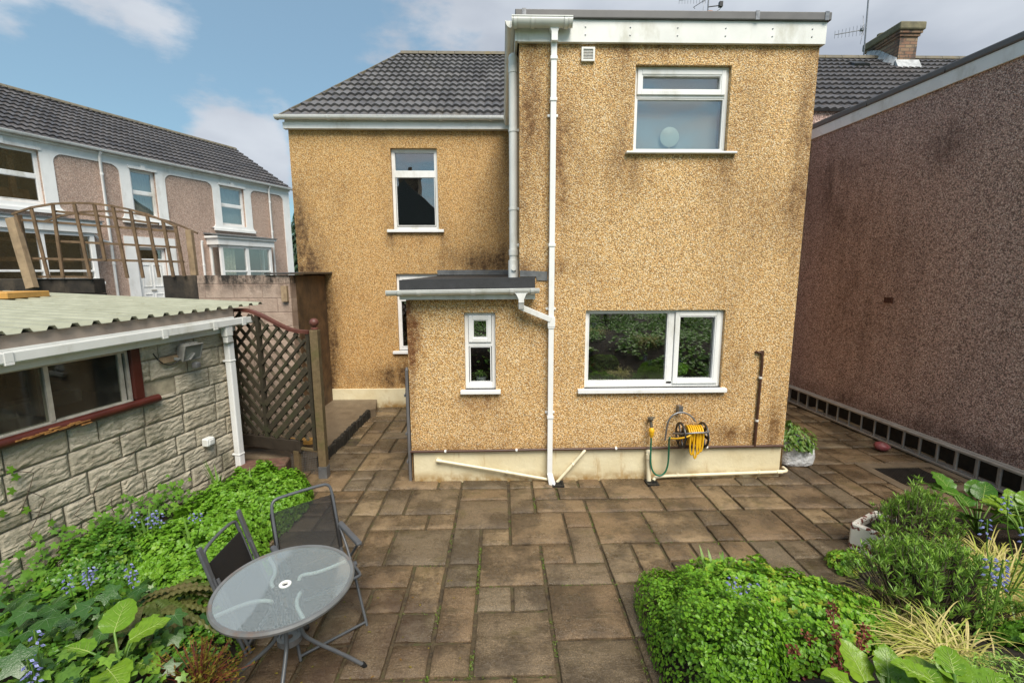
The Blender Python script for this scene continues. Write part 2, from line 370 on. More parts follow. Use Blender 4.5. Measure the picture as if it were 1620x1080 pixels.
# darker, smoother patch of paving under and round the table
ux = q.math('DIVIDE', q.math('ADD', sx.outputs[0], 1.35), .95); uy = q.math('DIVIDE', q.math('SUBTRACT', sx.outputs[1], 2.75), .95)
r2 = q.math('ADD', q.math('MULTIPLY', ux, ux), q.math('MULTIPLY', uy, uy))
table_m = q.math('MULTIPLY', q.mr(r2, 1.3, .25), q.mr(n1, .25, .6), clamp=True)
col = q.mix(q.math('MULTIPLY', table_m, .7), col, (.060, .032, .020))
h = q.math('ADD', q.math('MULTIPLY', n3, .75), q.math('ADD', q.math('MULTIPLY', n2, .40), q.math('MULTIPLY', gr, .18)))
rough = q.math('SUBTRACT', q.mr(q.noise(P, 3.5, 4), .35, .65, .30, .56), q.math('MULTIPLY', q.math('MAXIMUM', damp, table_m), .16))
m_slab = q.fin(q.pr(col, rough, q.bump(h, 1., .026)))
q = mk('joint_dirt'); P = q.pos()
col = q.ramp(q.noise(P, 11, 6, .7), [(.35, (.030, .020, .011)), (.52, (.085, .060, .030)), (.64, (.055, .060, .016)), (.75, (.09, .10, .022))])
m_joint = q.fin(q.pr(col, .85, q.bump(q.noise(P, 60, 5), .8, .02)))
q = mk('garden_soil'); P = q.pos()
col = q.ramp(q.noise(P, 14, 7, .7), [(.3, (.018, .012, .008)), (.55, (.042, .028, .018)), (.75, (.075, .055, .035))])
m_soil = q.fin(q.pr(col, .9, q.bump(q.noise(P, 25, 8, .7), 1., .05)))
q = mk('concrete_path'); P = q.pos()
col = q.ramp(q.noise(P, 5, 7, .7), [(.3, (.10, .072, .045)), (.7, (.19, .145, .095))])
m_conc = q.fin(q.pr(col, .55, q.bump(q.noise(P, 50, 6), .5, .01)))
m_tarmac = plain('street_asphalt', (.055, .055, .057), .8, .2, 8, bump=.4)
m_grass = plain('rough_grass', (.06, .11, .025), .9, .4, 3, bump=.6, bscale=20)
m_moss = plain('damp_black_edge', (.022, .018, .012), .9, .6, 14, bump=1., bscale=30)
# stone-faced blocks
q = mk('split_stone_block'); P = q.pos(); r = q.isl()
col = q.ramp(q.noise(P, 6, 7, .7), [(.25, (.39, .335, .25)), (.5, (.57, .505, .39)), (.75, (.70, .63, .50))])
col = q.mix(q.mr(r, 0, 1, 0, .35), col, (.34, .28, .18))
col = q.mix(q.mr(q.noise(q.mapping(P, (1, 1, .5)), 2.6, 6, .7), .50, .70, 0, .65), col, (.14, .135, .075))
col = q.mix(q.mr(q.noise(P, 45, 5, .7), .52, .75, 0, .6), col, (.10, .085, .06))
m_block = q.fin(q.pr(col, .75, q.bump(q.noise(q.mapping(P, (1, 1, 2.2)), 34, 7, .7), 1., .016)))
m_mortar = plain('mossy_mortar', (.38, .325, .23), .9, .35, 9, bump=.6, dirt=(.09, .10, .03), dscale=4)
# pink painted garden wall, black damp at the top
q = mk('pink_painted_block'); P = q.pos(); z = q.n('ShaderNodeSeparateXYZ', {0: P}).outputs[2]
col = q.ramp(q.noise(P, 5, 6, .7), [(.3, (.36, .26, .20)), (.7, (.52, .40, .32))])
bl = q.math('MULTIPLY', q.mr(z, 2.25, 2.62, .15, 1.3), q.mr(q.noise(q.mapping(P, (2.5, 2.5, 1.2)), 1.6, 7, .75), .36, .62), clamp=True)
col = q.mix(bl, col, (.022, .017, .013))
br = q.n('ShaderNodeTexBrick', {'Vector': q.n('ShaderNodeCombineXYZ', {0: q.n('ShaderNodeSeparateXYZ', {0: P}).outputs[0], 1: z}).outputs[0], 'Scale': 1., 'Mortar Size': .012, 'Brick Width': .45, 'Row Height': .225, 'Mortar Smooth': .4})
col = q.mix(q.math('MULTIPLY', br.outputs['Fac'], .45), col, (.25, .17, .13))
m_pinkwall = q.fin(q.pr(col, .75, q.bump(q.math('SUBTRACT', q.noise(P, 30, 6, .7), q.math('MULTIPLY', br.outputs['Fac'], .6)), .6, .02)))
m_blackwall = plain('soot_black_block', (.030, .024, .018), .85, .5, 7, bump=.9, bscale=22, dirt=(.12, .09, .06), dscale=4)
m_pier = plain('damp_brown_render', (.10, .058, .026), .8, .5, 5, bump=1., bscale=60, dirt=(.02, .014, .01), dscale=3)
# brick chimney
q = mk('chimney_brick'); P = q.pos(); s3 = q.n('ShaderNodeSeparateXYZ', {0: P})
uv = q.n('ShaderNodeCombineXYZ', {0: q.math('ADD', s3.outputs[0], s3.outputs[1]), 1: s3.outputs[2]}).outputs[0]
br = q.n('ShaderNodeTexBrick', {'Vector': uv, 'Color1': (.24, .12, .075, 1), 'Color2': (.30, .21, .13, 1), 'Mortar': (.09, .075, .06, 1), 'Scale': 1., 'Mortar Size': .008, 'Brick Width': .225, 'Row Height': .075})
col = q.mix(q.mr(q.noise(P, 3, 6, .7), .48, .62, 0, .85), br.outputs['Color'], (.055, .045, .04))
m_brick = q.fin(q.pr(col, .8, q.bump(q.noise(P, 40, 5), .5, .01)))
m_capstone = plain('lichen_concrete', (.17, .15, .09), .8, .3, 8, bump=.5, dirt=(.08, .08, .05))
m_terra = plain('terracotta', (.42, .17, .09), .7, .15, 8)
m_wood_old = plain('weathered_wood', (.15, .095, .052), .75, .35, 10, bump=.5, bscale=40, dirt=(.07, .05, .035), dscale=8)
m_wood_lt = plain('weathered_wood_pale', (.30, .215, .13), .75, .25, 8, bump=.4, bscale=40, dirt=(.16, .10, .055), dscale=7)
m_wood_yel = plain('orange_stained_board', (.55, .29, .07), .6, .15, 7, bump=.2)
def woodmat(name, lo, hi, moss):
    q = Mat(name); P = q.pos(); r = q.isl()
    g = q.noise(P, 20, 6, .7)
    col = q.ramp(g, [(.3, lo), (.7, hi)])
    col = q.mix(q.mr(r, 0, 1, 0, .45), col, tuple(x*.5 for x in lo))
    col = q.mix(q.mr(q.noise(P, 3.5, 6, .7), .48, .66, 0, .7), col, moss)
    return q.fin(q.pr(col, .75, q.bump(g, .5, .008)))
m_trellis = woodmat('green_weathered_timber', (.030, .024, .014), (.065, .052, .030), (.036, .042, .014))
m_lath = woodmat('grey_lath', (.085, .066, .042), (.17, .135, .09), (.06, .055, .025))
m_post = woodmat('mossy_post', (.100, .068, .030), (.20, .14, .07), (.095, .085, .025))
m_rail = plain('red_stained_rail', (.12, .042, .030), .5, .25, 9)
q = mk('corrugated_green'); P = q.pos()
col = q.ramp(q.noise(q.mapping(P, (1, 4, 1)), 2.5, 6, .65), [(.3, (.29, .29, .21)), (.7, (.41, .41, .31))])
col = q.mix(q.mr(q.noise(P, 6, 6, .7), .55, .75, 0, .5), col, (.20, .18, .10))
m_corr = q.fin(q.pr(col, .45))
m_bag = None
q = mk('crumpled_white_sack'); P = q.pos()
m_bag = q.fin(q.pr(q.ramp(q.noise(P, 9, 3), [(.3, (.66, .68, .70)), (.7, (.80, .81, .82))]), .35, q.bump(q.noise(P, 16, 5, .6), 1., .05)))
q = mk('chipped_white_glaze'); P = q.pos()
m_sink = q.fin(q.pr(q.mix(q.mr(q.noise(P, 15, 4, .6), .53, .57), (.74, .70, .62), (.15, .035, .022)), q.mr(q.noise(P, 15, 4, .6), .50, .56, .25, .8), q.bump(q.noise(P, 15, 4, .6), .15, -.004)))
m_slate = plain('wet_slate', (.055, .048, .042), .4, .3, 6, bump=.4, bscale=20)
m_grate = plain('cast_iron_cover', (.030, .026, .022), .5, .4, 12, bump=.5, bscale=50)

lf_ger = leafmat('geranium_leaf', [(.070, .20, .012), (.18, .39, .028), (.29, .50, .050), (.13, .31, .022), (.22, .42, .032), (.40, .42, .05)], .42, .28)
lf_ger2 = leafmat('geranium_leaf_bright', [(.11, .26, .016), (.19, .39, .030), (.14, .32, .024), (.25, .44, .045)], .42, .3)
lf_small = leafmat('box_leaf', [(.075, .20, .010), (.18, .37, .022), (.12, .29, .015), (.24, .43, .028)], .4, .22)
lf_ivy = leafmat('ivy_leaf', [(.022, .065, .012), (.045, .11, .020), (.10, .20, .026), (.19, .34, .035)], .28, .12, .3)
lf_ivy_lt = leafmat('young_ivy_leaf', [(.10, .23, .022), (.16, .33, .03), (.12, .27, .03)], .35, .3)
lf_berg = leafmat('bergenia_leaf', [(.10, .22, .014), (.19, .32, .022), (.13, .26, .020), (.24, .36, .03)], .28, .22, .5)
lf_vein = leafmat('leaf_vein', [(.30, .42, .10), (.38, .48, .14)], .45, .1)
lf_berg_dk = leafmat('bergenia_leaf_dark', [(.05, .14, .015), (.08, .20, .02)], .3, .2, .5)
lf_fern = leafmat('hartstongue_frond', [(.055, .085, .014), (.11, .14, .026), (.15, .12, .05), (.075, .12, .018)], .5, .2, .5)
lf_gold = leafmat('golden_leaf', [(.22, .20, .022), (.30, .21, .03), (.15, .17, .02), (.26, .10, .02)], .5, .3)
lf_lav = leafmat('lavender_leaf', [(.20, .38, .045), (.34, .54, .08), (.26, .42, .11), (.15, .22, .05)], .5, .2)
lf_dry = leafmat('dry_grass', [(.60, .50, .18), (.72, .60, .27), (.48, .47, .10), (.38, .46, .07)], .6, .25)
lf_strap = leafmat('strap_leaf', [(.10, .22, .030), (.16, .30, .05), (.20, .32, .06)], .4, .25)
lf_blue = leafmat('bluebell_petal', [(.30, .32, .66), (.42, .45, .80), (.24, .24, .58)], .5, .25)
lf_red = leafmat('red_seed', [(.20, .045, .030), (.12, .026, .020), (.27, .08, .045)], .6, .1)
lf_twig = plain('grey_twig', (.085, .060, .045), .8, .3, 12)
lf_conifer = leafmat('conifer_leaf', [(.012, .035, .014), (.025, .06, .02)], .6, .05)
lf_shrub = leafmat('shrub_leaf', [(.06, .15, .02), (.12, .22, .03), (.16, .20, .03)], .45, .2)
lf_mid = leafmat('mixed_leaf', [(.035, .11, .012), (.08, .21, .020), (.14, .31, .028), (.055, .16, .016), (.20, .33, .035)], .35, .22)
lf_weed = leafmat('weed_leaf', [(.06, .12, .012), (.12, .20, .02), (.10, .09, .02), (.17, .26, .03)], .5, .2)
lf_spider = leafmat('spider_plant_leaf', [(.16, .34, .06), (.38, .50, .18), (.20, .38, .08)], .4, .3)

# ------------------------------------------------------------ SETTING: ground, paving, beds, street
def edgeY(x):
    pts = [(-9, 1.75), (-1.7, 1.75), (-1.0, 1.95), (.75, 2.0), (1.05, 2.3), (1.12, 3.1), (1.45, 3.45), (2.2, 3.45), (3.05, 3.55), (4.0, 3.95), (4.8, 4.45), (6.2, 4.8), (12, 4.9)]
    for (x0, y0), (x1, y1) in zip(pts, pts[1:]):
        if x <= x1: return y0+(y1-y0)*(x-x0)/(x1-x0)
    return 4.9
def leftedge(y):       # left bed lies at x below this
    pts = [(-9, -1.45), (2.0, -1.5), (2.6, -1.74), (3.3, -2.02), (4.2, -2.3), (5.1, -2.55), (5.45, -2.9), (9, -3.6)]
    for (y0, x0), (y1, x1) in zip(pts, pts[1:]):
        if y <= y1: return x0+(x1-x0)*(y-y0)/(y1-y0)
    return -4
def ground(x, y):
    d = edgeY(x)-y
    hr = 0.
    if x > .9: hr = 1.05*sm(.1, 2.7, d)+.06*sm(0, .2, d)
    else: hr = 1.05*sm(0, .75, d)
    k = sm(.9, 1.5, x); 
    h = hr if x > .9 else hr
    dl = leftedge(y)-x
    hl = (.07+.40*sm(3.4, 1.6, y))*sm(-.02, .3, dl) if dl > -.02 else 0
    h = max(h, hl)
    if h > 0: h += .02*noise.noise(V((x*3, y*3, 0)))
    else: h = -.06
    return h
mb = MB(); nx, ny = 150, 130; x0, x1, y0, y1 = -7.2, 8.0, -6, 5.7
vs = []; 
for j in range(ny+1):
    for i in range(nx+1):
        x = x0+(x1-x0)*i/nx; y = y0+(y1-y0)*j/ny; vs.append((x, y, ground(x, y)))
mb.add(vs, [(j*(nx+1)+i, j*(nx+1)+i+1, (j+1)*(nx+1)+i+1, (j+1)*(nx+1)+i) for j in range(ny) for i in range(nx)], 0, True)
tag(mb.build('garden_soil', m_soil), kind='structure')
mb = MB(); mb.quad(V((-400, -400, -.12)), V((400, -400, -.12)), V((400, 500, -.12)), V((-400, 500, -.12)))
tag(mb.build('ground', m_grass), kind='structure')
mb = MB(); mb.box(-40, 40, -40, -6.0, -.1, 1.06)
tag(mb.build('garden_terrace', m_grass), kind='structure')
# street beyond the garden wall, a metre up
mb = MB(); mb.prism([(-90, 7.55), (-4.2, 7.55), (-4.2, 9.0), (-2.0, 14.5), (3, 80), (-90, 80)], .0, 1.0, lambda a, b, c: V((a, c, b)))
tag(mb.build('street', m_tarmac), kind='structure')

U = .2945; GX, GY = -.22, 2.635
occ = {}; slabs = []
def put(k, j, w, h):
    for a in range(w):
        for b in range(h):
            if (k+a, j+b) in occ: return False
    for a in range(w):
        for b in range(h): occ[(k+a, j+b)] = 1
    slabs.append((k, j, w, h)); return True
for t in [(-3, 4, 2, 2), (0, 3, 2, 2), (0, 0, 2, 2), (2, 1, 2, 2), (-3, 7, 2, 2), (-1, 8, 2, 1), (1, 7, 1, 2), (-1, 6, 2, 2), (1, 5, 2, 2), (0, 2, 1, 1), (1, 2, 1, 1), (-1, 1, 1, 2), (-2, 0, 1, 1), (-1, 0, 1, 1), (-2, 2, 1, 2),
          (6, 5, 2, 2), (9, 5, 2, 2), (12, 7, 2, 2), (7, 7, 2, 1), (9, 7, 1, 2), (-1, 4, 1, 2), (-1, 3, 1, 1), (0, 5, 1, 1), (2, 4, 1, 1), (2, 3, 2, 1), (3, 4, 1, 2), (3, 6, 1, 1), (2, 7, 2, 1), (2, 8, 1, 1), (3, 8, 2, 1),
          (-4, 7, 1, 2), (-4, 6, 2, 1), (-2, 6, 1, 1), (-3, 2, 1, 1), (-2, 1, 1, 1), (-4, 3, 2, 1), (4, 1, 2, 2), (4, 3, 1, 2), (8, 5, 1, 1), (8, 6, 1, 1), (11, 5, 1, 2), (10, 7, 2, 1), (4, 5, 2, 2), (4, 7, 3, 1)]:
    put(*t)
rs = random.Random(21)
for j in range(-4, 25):
    for k in range(-10, 23):
        if (k, j) in occ: continue
        opts = [(2, 2), (2, 2), (2, 1), (1, 2), (1, 1), (2, 1), (1, 2)]; rs.shuffle(opts)
        for w, h in opts+[(1, 1)]:
            if put(k, j, w, h): break
mb = MB()
for k, j, w, h in slabs:
    xa, ya = GX+k*U, GY+j*U; xb, yb = xa+w*U, ya+h*U
    cx, cy = (xa+xb)/2, (ya+yb)/2
    if cy < edgeY(cx)-.5 or cx < leftedge(cy)-.35: continue
    if cy > 5.78 and -1.2 < cx < 3.62: continue
    if cx < -2.52 and cy > 5.6: continue
    if 4.95 < cx < 5.95 and 5.1 < cy < 5.85: continue
    if cx > 6.15 or cy > 9.4: continue
    g = .011+rs.random()*.006
    dz = rs.uniform(-.005, .004); tx, ty = rs.uniform(-.004, .004), rs.uniform(-.004, .004)
    ch = .008; n = 7
    # riven top: small grid with chamfered rim
    P = []; xs = [xa+g, xa+g+ch]+[xa+g+ch+(xb-xa-2*g-2*ch)*t/4 for t in (1, 2, 3)]+[xb-g-ch, xb-g]
    ys = [ya+g, ya+g+ch]+[ya+g+ch+(yb-ya-2*g-2*ch)*t/4 for t in (1, 2, 3)]+[yb-g-ch, yb-g]
    for b, y in enumerate(ys):
        for a, x in enumerate(xs):
            rim = a in (0, 6) or b in (0, 6)
            e = V((x, y, 0)); jx = .007*noise.noise(e*13) if rim else 0; jy = .007*noise.noise(e*13+V((7, 3, 1))) if rim else 0
            z = dz+tx*(x-cx)/.3+ty*(y-cy)/.3+.006*noise.noise(V((x*4, y*4, 3)))-(.009 if rim else 0)
            P.append((x+jx, y+jy, z))
    fs = [(b*n+a, b*n+a+1, (b+1)*n+a+1, (b+1)*n+a) for b in range(6) for a in range(6)]
    mb.add(P, fs, 0, True)
    per = [0*n+a for a in range(6)]+[b*n+6 for b in range(6)]+[6*n+a for a in range(6, 0, -1)]+[b*n for b in range(6, 0, -1)]
    o = len(mb.v)-49; base = [mb.v[o+i].copy() for i in per]
    q0 = len(mb.v)
    for bv in base: mb.v.append(V((bv.x, bv.y, -.05)))
    for i in range(len(per)):
        i2 = (i+1) % len(per); mb.f.append([o+per[i], q0+i, q0+i2, o+per[i2]]); mb.mi.append(0); mb.sm.append(False)
tag(mb.build('patio_paving', m_slab), kind='structure')
mb = MB(); mb.quad(V((-3.4, 1.5, -.021)), V((6.6, 1.5, -.021)), V((6.6, 9.4, -.021)), V((-3.4, 9.4, -.021)))
tag(mb.build('paving_joints', m_joint), kind='structure')
# raised concrete strip beside the passage
mb = MB(); mb.prism([(-3.75, 5.95), (-2.55, 5.95), (-2.49, 8.1), (-2.36, 8.2), (-2.5, 8.82), (-3.9, 8.82)], -.05, .15, lambda a, b, c: V((a, c, b)))
tag(mb.build('side_path', m_conc), kind='structure')
mb = MB()
for i in range(60):
    y = 5.95+i*.037; x = -2.545+.055*(y-5.95)/2.1+.03
    r = .022+rnd.random()*.02
    mb.rbox(x-.035, x+rnd.uniform(.0, .03), y, y+.045, -.03, .155+rnd.uniform(-.02, .02), .008)
tag(mb.build('path_edge', m_moss), kind='structure')

# ------------------------------------------------------------ window / wall builders
def wallf(mb, fn, a0, a1, z0, z1, holes=(), rev=.13, mi=0):
    xs = sorted({a0, a1, *[h[0] for h in holes], *[h[1] for h in holes]}); zs = sorted({z0, z1, *[h[2] for h in holes], *[h[3] for h in holes]})
    for i in range(len(xs)-1):
        for k in range(len(zs)-1):
            cx, cz = (xs[i]+xs[i+1])/2, (zs[k]+zs[k+1])/2
            if any(h[0] < cx < h[1] and h[2] < cz < h[3] for h in holes): continue
            mb.quad(fn(xs[i], 0, zs[k]), fn(xs[i+1], 0, zs[k]), fn(xs[i+1], 0, zs[k+1]), fn(xs[i], 0, zs[k+1]), mi)
    for h in holes:
        a, b, c, d = h; r = -rev
        mb.quad(fn(a, 0, c), fn(a, r, c), fn(a, r, d), fn(a, 0, d), mi); mb.quad(fn(b, 0, c), fn(b, 0, d), fn(b, r, d), fn(b, r, c), mi)
        mb.quad(fn(a, 0, d), fn(a, r, d), fn(b, r, d), fn(b, 0, d), mi); mb.quad(fn(a, 0, c), fn(b, 0, c), fn(b, r, c), fn(a, r, c), mi)
def room(root, fn, a0, a1, z0, z1, o0=-.13, o1=-1.6, mat=None, ex=.25):
    mb = MB(); A0, A1, Z0, Z1 = a0-ex, a1+ex, z0-ex*.1, z1+ex*.4
    mb.quad(fn(A0, o1, Z0), fn(A1, o1, Z0), fn(A1, o1, Z1), fn(A0, o1, Z1))
    mb.quad(fn(A0, o0, Z0), fn(A0, o1, Z0), fn(A0, o1, Z1), fn(A0, o0, Z1)); mb.quad(fn(A1, o0, Z0), fn(A1, o1, Z0), fn(A1, o1, Z1), fn(A1, o0, Z1))
    mb.quad(fn(A0, o0, Z0), fn(A1, o0, Z0), fn(A1, o1, Z0), fn(A0, o1, Z0)); mb.quad(fn(A0, o0, Z1), fn(A1, o0, Z1), fn(A1, o1, Z1), fn(A0, o1, Z1))
    # returns closing the box round the opening
    for (p, q_, r, s) in ((A0, a0, Z0, Z1), (a1, A1, Z0, Z1), (a0, a1, Z0, z0), (a0, a1, z1, Z1)):
        mb.quad(fn(p, o0-.004, r), fn(q_, o0-.004, r), fn(q_, o0-.004, s), fn(p, o0-.004, s))
    return mb.build('room', mat or m_dark, root)
def window(root, fn, a0, a1, z0, z1, panes, sill=None, w=.05, inset=.05, mull=(), label=None, wm=None):
    """outer frame, mullion boxes (a0,a1,z0,z1), panes [(a0,a1,z0,z1,opening)]; the frame stands back from the wall face"""
    wm = wm or m_white; mb = MB(); i0, i1 = -inset-.07, -inset
    mb.ring(fn, a0, a1, z0, z1, w, i0, i1)
    for m_ in mull: mb.box(*m_[:2], i0, i1-.002, *m_[2:], fn)
    for p in panes:
        if p[4]:
            mb.ring(fn, p[0], p[1], p[2], p[3], .05, i0+.01, i1+.018)
    f = mb.build('window', wm, root, bevel=.005)
    for p in panes:
        e = .05 if p[4] else .0
        # glazing bead
        g = MB(); g.box(p[0]+e, p[1]-e, i0+.030, i0+.040, p[2]+e, p[3]-e, fn); g.build('pane', m_glass, f)
        bd = MB(); bd.ring(fn, p[0]+e, p[1]-e, p[2]+e, p[3]-e, .012, i0+.041, i1+(.010 if p[4] else -.008)); bd.build('glazing_bead', wm, f)
    if sill:
        s_ = MB(); s_.box(sill[0], sill[1], -inset-.03, .055, sill[2], sill[3], fn); s_.build('sill', wm, f, bevel=.008)
    if label: f['label'] = label
    return f

def tile_roof(mb, fn, u0f, u1, slope_len, gauge, roll=.23, hgt=.034, mi=0, seg=6, i0=0):
    """fn(u, v, h): along the eave, up the slope, off the slope. Each course is a strip of wavy tiles that lips over the one below."""
    def prof(u):
        t = (u/roll) % 1.
        return hgt*(.5-.5*math.cos(2*math.pi*t))**.7
    n = int(math.ceil(slope_len/gauge)); tw = roll*2
    for i in range(i0, n):
        v0, v1 = i*gauge, min((i+1)*gauge+.03, slope_len)
        ua = u0f(v0)
        k0 = math.floor(ua/tw); u = ua
        while u < u1-1e-4:
            kk = math.floor(u/tw+1e-6); ue = min((kk+1)*tw, u1)
            m = max(2, int(round(seg*2*(ue-u)/tw))); P = []
            jit = rnd.uniform(-.004, .004)
            for a in range(m+1):
                uu = u+(ue-u)*a/m; h = prof(uu)
                P += [fn(uu, v0+jit, .006), fn(uu, v0+jit, .052+h), fn(uu, v1, .006+h*.9)]
            fs = []
            for a in range(m): fs += [(a*3, a*3+3, a*3+4, a*3+1), (a*3+1, a*3+4, a*3+5, a*3+2)]
            mb.add(P, fs, mi, False); u = ue
# ------------------------------------------------------------ THE HOUSE
house = thing('pebbledashed_house', 'ochre pebbledashed house with flat roofed rear extension, porch and white windows', 'house', (0, 8.85, 0))
E_ = lambda x, o, z: V((x, 5.49-o, z))
Mn = lambda x, o, z: V((x, 8.85-o, z))
# rear extension
KW = (1.03, 2.76, 1.21, 2.19); UW = (1.54, 2.64, 4.03, 4.97); PW = (-.455, -.075, 1.21, 2.17)
mb = MB(); wallf(mb, E_, .22, 3.63, .42, 5.2, [KW, UW])
mb.quad(V((3.63, 5.49, 0)), V((3.63, 8.85, 0)), V((3.63, 8.85, 5.2)), V((3.63, 5.49, 5.2)))
mb.quad(V((.22, 5.49, 2.3)), V((.22, 8.85, 2.3)), V((.22, 8.85, 5.2)), V((.22, 5.49, 5.2)))
mb.build('wall', m_peb_ext, house)
mb = MB(); wallf(mb, E_, -1.15, .22, .42, 2.46, [PW]); mb.quad(V((-1.15, 5.49, 0)), V((-1.15, 8.85, 0)), V((-1.15, 8.85, 2.5)), V((-1.15, 5.49, 2.5)))
mb.build('porch_wall', m_peb_porch, house)
# main rear wall and gables
MU = (-2.04, -1.18, 3.46, 4.93); ML = (-2.03, -1.2, 1.13, 2.63)
mb = MB(); wallf(mb, Mn, -3.88, 5.2, -.05, 5.3, [MU, ML]); 
gk = .405
gx = lambda y: -3.88+gk*(y-8.85)
rz = lambda y: 5.30+.727*(y-8.85) if y < 12.4 else 5.30+.727*(2*12.4-8.85-y)
vs = [V((gx(8.85), 8.85, 0)), V((gx(15.9), 15.9, 0)), V((gx(15.9), 15.9, 5.3)), V((gx(12.4), 12.4, 7.85)), V((gx(8.85), 8.85, 5.3))]
mb.add(vs, [(0, 1, 2, 3, 4)])
mb.quad(V((gx(15.9), 15.9, 0)), V((5.2, 15.9, 0)), V((5.2, 15.9, 5.3)), V((gx(15.9), 15.9, 5.3)))
mb.build('wall', m_peb_main, house)
mb = MB(); mb.box(-3.4, -1.16, 0, .025, -.05, .37, Mn); mb.build('plinth', m_plinth, house, bevel=.01)
mb = MB(); mb.box(-1.13, 3.615, -.3, -.012, -.05, .425, E_); mb.build('plinth', m_plinth, house)
# main roof
vs_ = V((0, 3.55, 2.58)).normalized(); nh = V((0, -2.58, 3.55)).normalized()
fnR = lambda u, v, h: V((u, 8.68, 5.36))+vs_*v+nh*h
SLR = 4.57
mb = MB(); tile_roof(mb, fnR, lambda v: -3.97+gk*(v*vs_.y), 5.2, SLR, .326, .152)
mb.quad(fnR(-3.97, 0, 0), fnR(5.2, 0, 0), fnR(5.2, SLR, 0), fnR(-3.97+gk*SLR*vs_.y, SLR, 0))
top = fnR(0, SLR, 0)
mb.quad(V((-3.97+gk*SLR*vs_.y, top.y, top.z)), V((5.2, top.y, top.z)), V((5.2, 16.2, 5.25)), V((-3.97+gk*7.4, 16.2, 5.25)))
rf = mb.build('roof', m_tile, house)
mb = MB()
xr = -3.97+gk*SLR*vs_.y
n = 17
for i in range(n):
    a = xr+(5.2-xr)*i/n; b = xr+(5.2-xr)*(i+1)/n-.008
    pts = [V((0, .13*math.cos(t), .11*math.sin(t))) for t in [math.pi*k/8 for k in range(9)]]
    P = [V((a, top.y, top.z-.01+.003*(i % 2)))+p for p in pts]+[V((b, top.y, top.z-.01))+p for p in pts]
    mb.add(P, [(k, k+1, k+10, k+9) for k in range(8)], 0, True); mb.add(P[:9], [tuple(range(9))])
mb.build('ridge', m_ridge, rf)
mb = MB()   # verge mortar and cloak along the left rake
for i in range(14):
    a = fnR(-3.985+gk*vs_.y*i*.326, i*.326, .028); b = fnR(-3.985+gk*vs_.y*(i+1)*.326, min((i+1)*.326, SLR), .028)
    mb.bar(a, b, .05, .075)
mb.build('verge', m_ridge, rf)
# fascia, gutter
mb = MB(); mb.box(-3.93, .2, .0, .10, 5.235, 5.345, Mn); mb.box(-3.90, .2, .0, .085, 5.3452, 5.45, Mn); mb.build('fascia', m_white, house, bevel=.004)
def gutter(mb, a0, a1, o, z, r, fn, n=9, deep=1.0):
    """half-round gutter with rim and end caps"""
    prof = [(o+r*math.cos(t), z-r*deep*math.sin(t)) for t in [math.pi*k/n for k in range(n+1)]]
    inn = [(o+(r-.006)*math.cos(t), z-(r*deep-.006)*math.sin(t)) for t in [math.pi*k/n for k in range(n, -1, -1)]]
    pr = prof+inn; m = len(pr)
    P = [fn(a0, *p) for p in pr]+[fn(a1, *p) for p in pr]
    mb.add(P, [(i, (i+1) % m, m+(i+1) % m, m+i) for i in range(m)], 0, True)
    for a in (a0, a1):
        P = [fn(a+.004*(1 if a == a1 else -1), *p) for p in prof]; mb.add(P, [tuple(range(n+1))])
    mb.box(a0, a1, o+r-.006, o+r+.004, z-.004, z+.006, fn)
mb = MB(); gutter(mb, -4.02, .16, .165, 5.425, .062, Mn)
for x in (-3.1, -2.1, -1.1, -.2): gutter(mb, x, x+.05, .165, 5.422, .068, Mn)
mb.build('gutter', m_white, house)
# main windows
window(house, Mn, *MU, [(-1.985, -1.235, 4.53, 4.875, False), (-1.975, -1.245, 3.535, 4.435, False)], (-2.15, -1.08, 3.405, 3.46), mull=[(-1.99, -1.23, 4.42, 4.545)], w=.055, inset=.07)
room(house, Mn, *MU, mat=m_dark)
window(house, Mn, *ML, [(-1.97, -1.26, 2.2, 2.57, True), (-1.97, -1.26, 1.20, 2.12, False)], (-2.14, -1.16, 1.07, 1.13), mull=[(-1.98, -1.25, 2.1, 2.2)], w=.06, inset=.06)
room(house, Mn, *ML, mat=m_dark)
# kitchen window
window(house, E_, *KW, [(1.075, 2.075, 1.285, 2.155, False), (2.155, 2.72, 1.255, 2.16, True)], (.945, 2.82, 1.155, 1.21), mull=[(2.075, 2.15, 1.25, 2.15), (1.07, 2.72, 1.25, 1.285)], w=.042, inset=.05)
room(house, E_, *KW, o1=-2.4, mat=m_room)
fw = window(house, E_, *UW, [(1.578, 2.602, 4.668, 4.935, True), (1.578, 2.602, 4.068, 4.635, False)], (1.45, 2.745, 4.005, 4.03), mull=[(1.578, 2.602, 4.635, 4.668)], w=.038, inset=.06)
mb = MB()
for i in range(48):
    a = 1.58+i*1.02/48; mb.quad(E_(a, -.20, 4.03), E_(a+1.02/48, -.20, 4.03), E_(a+1.02/48, -.20, 4.98), E_(a, -.20, 4.98))
mb.build('frosting', m_pale_sheet, fw)  # pale flat sheet added behind the glass to give the frosted pane's brightness
room(house, E_, *UW)
window(house, E_, *PW, [(-.405, -.125, 1.80, 2.13, True), (-.40, -.13, 1.285, 1.745, False)], (-.515, -.015, 1.16, 1.21), mull=[(-.41, -.12, 1.745, 1.80), (-.41, -.12, 1.255, 1.285)], w=.046, inset=.05)
room(house, E_, *PW, o1=-1.2, mat=m_dark)
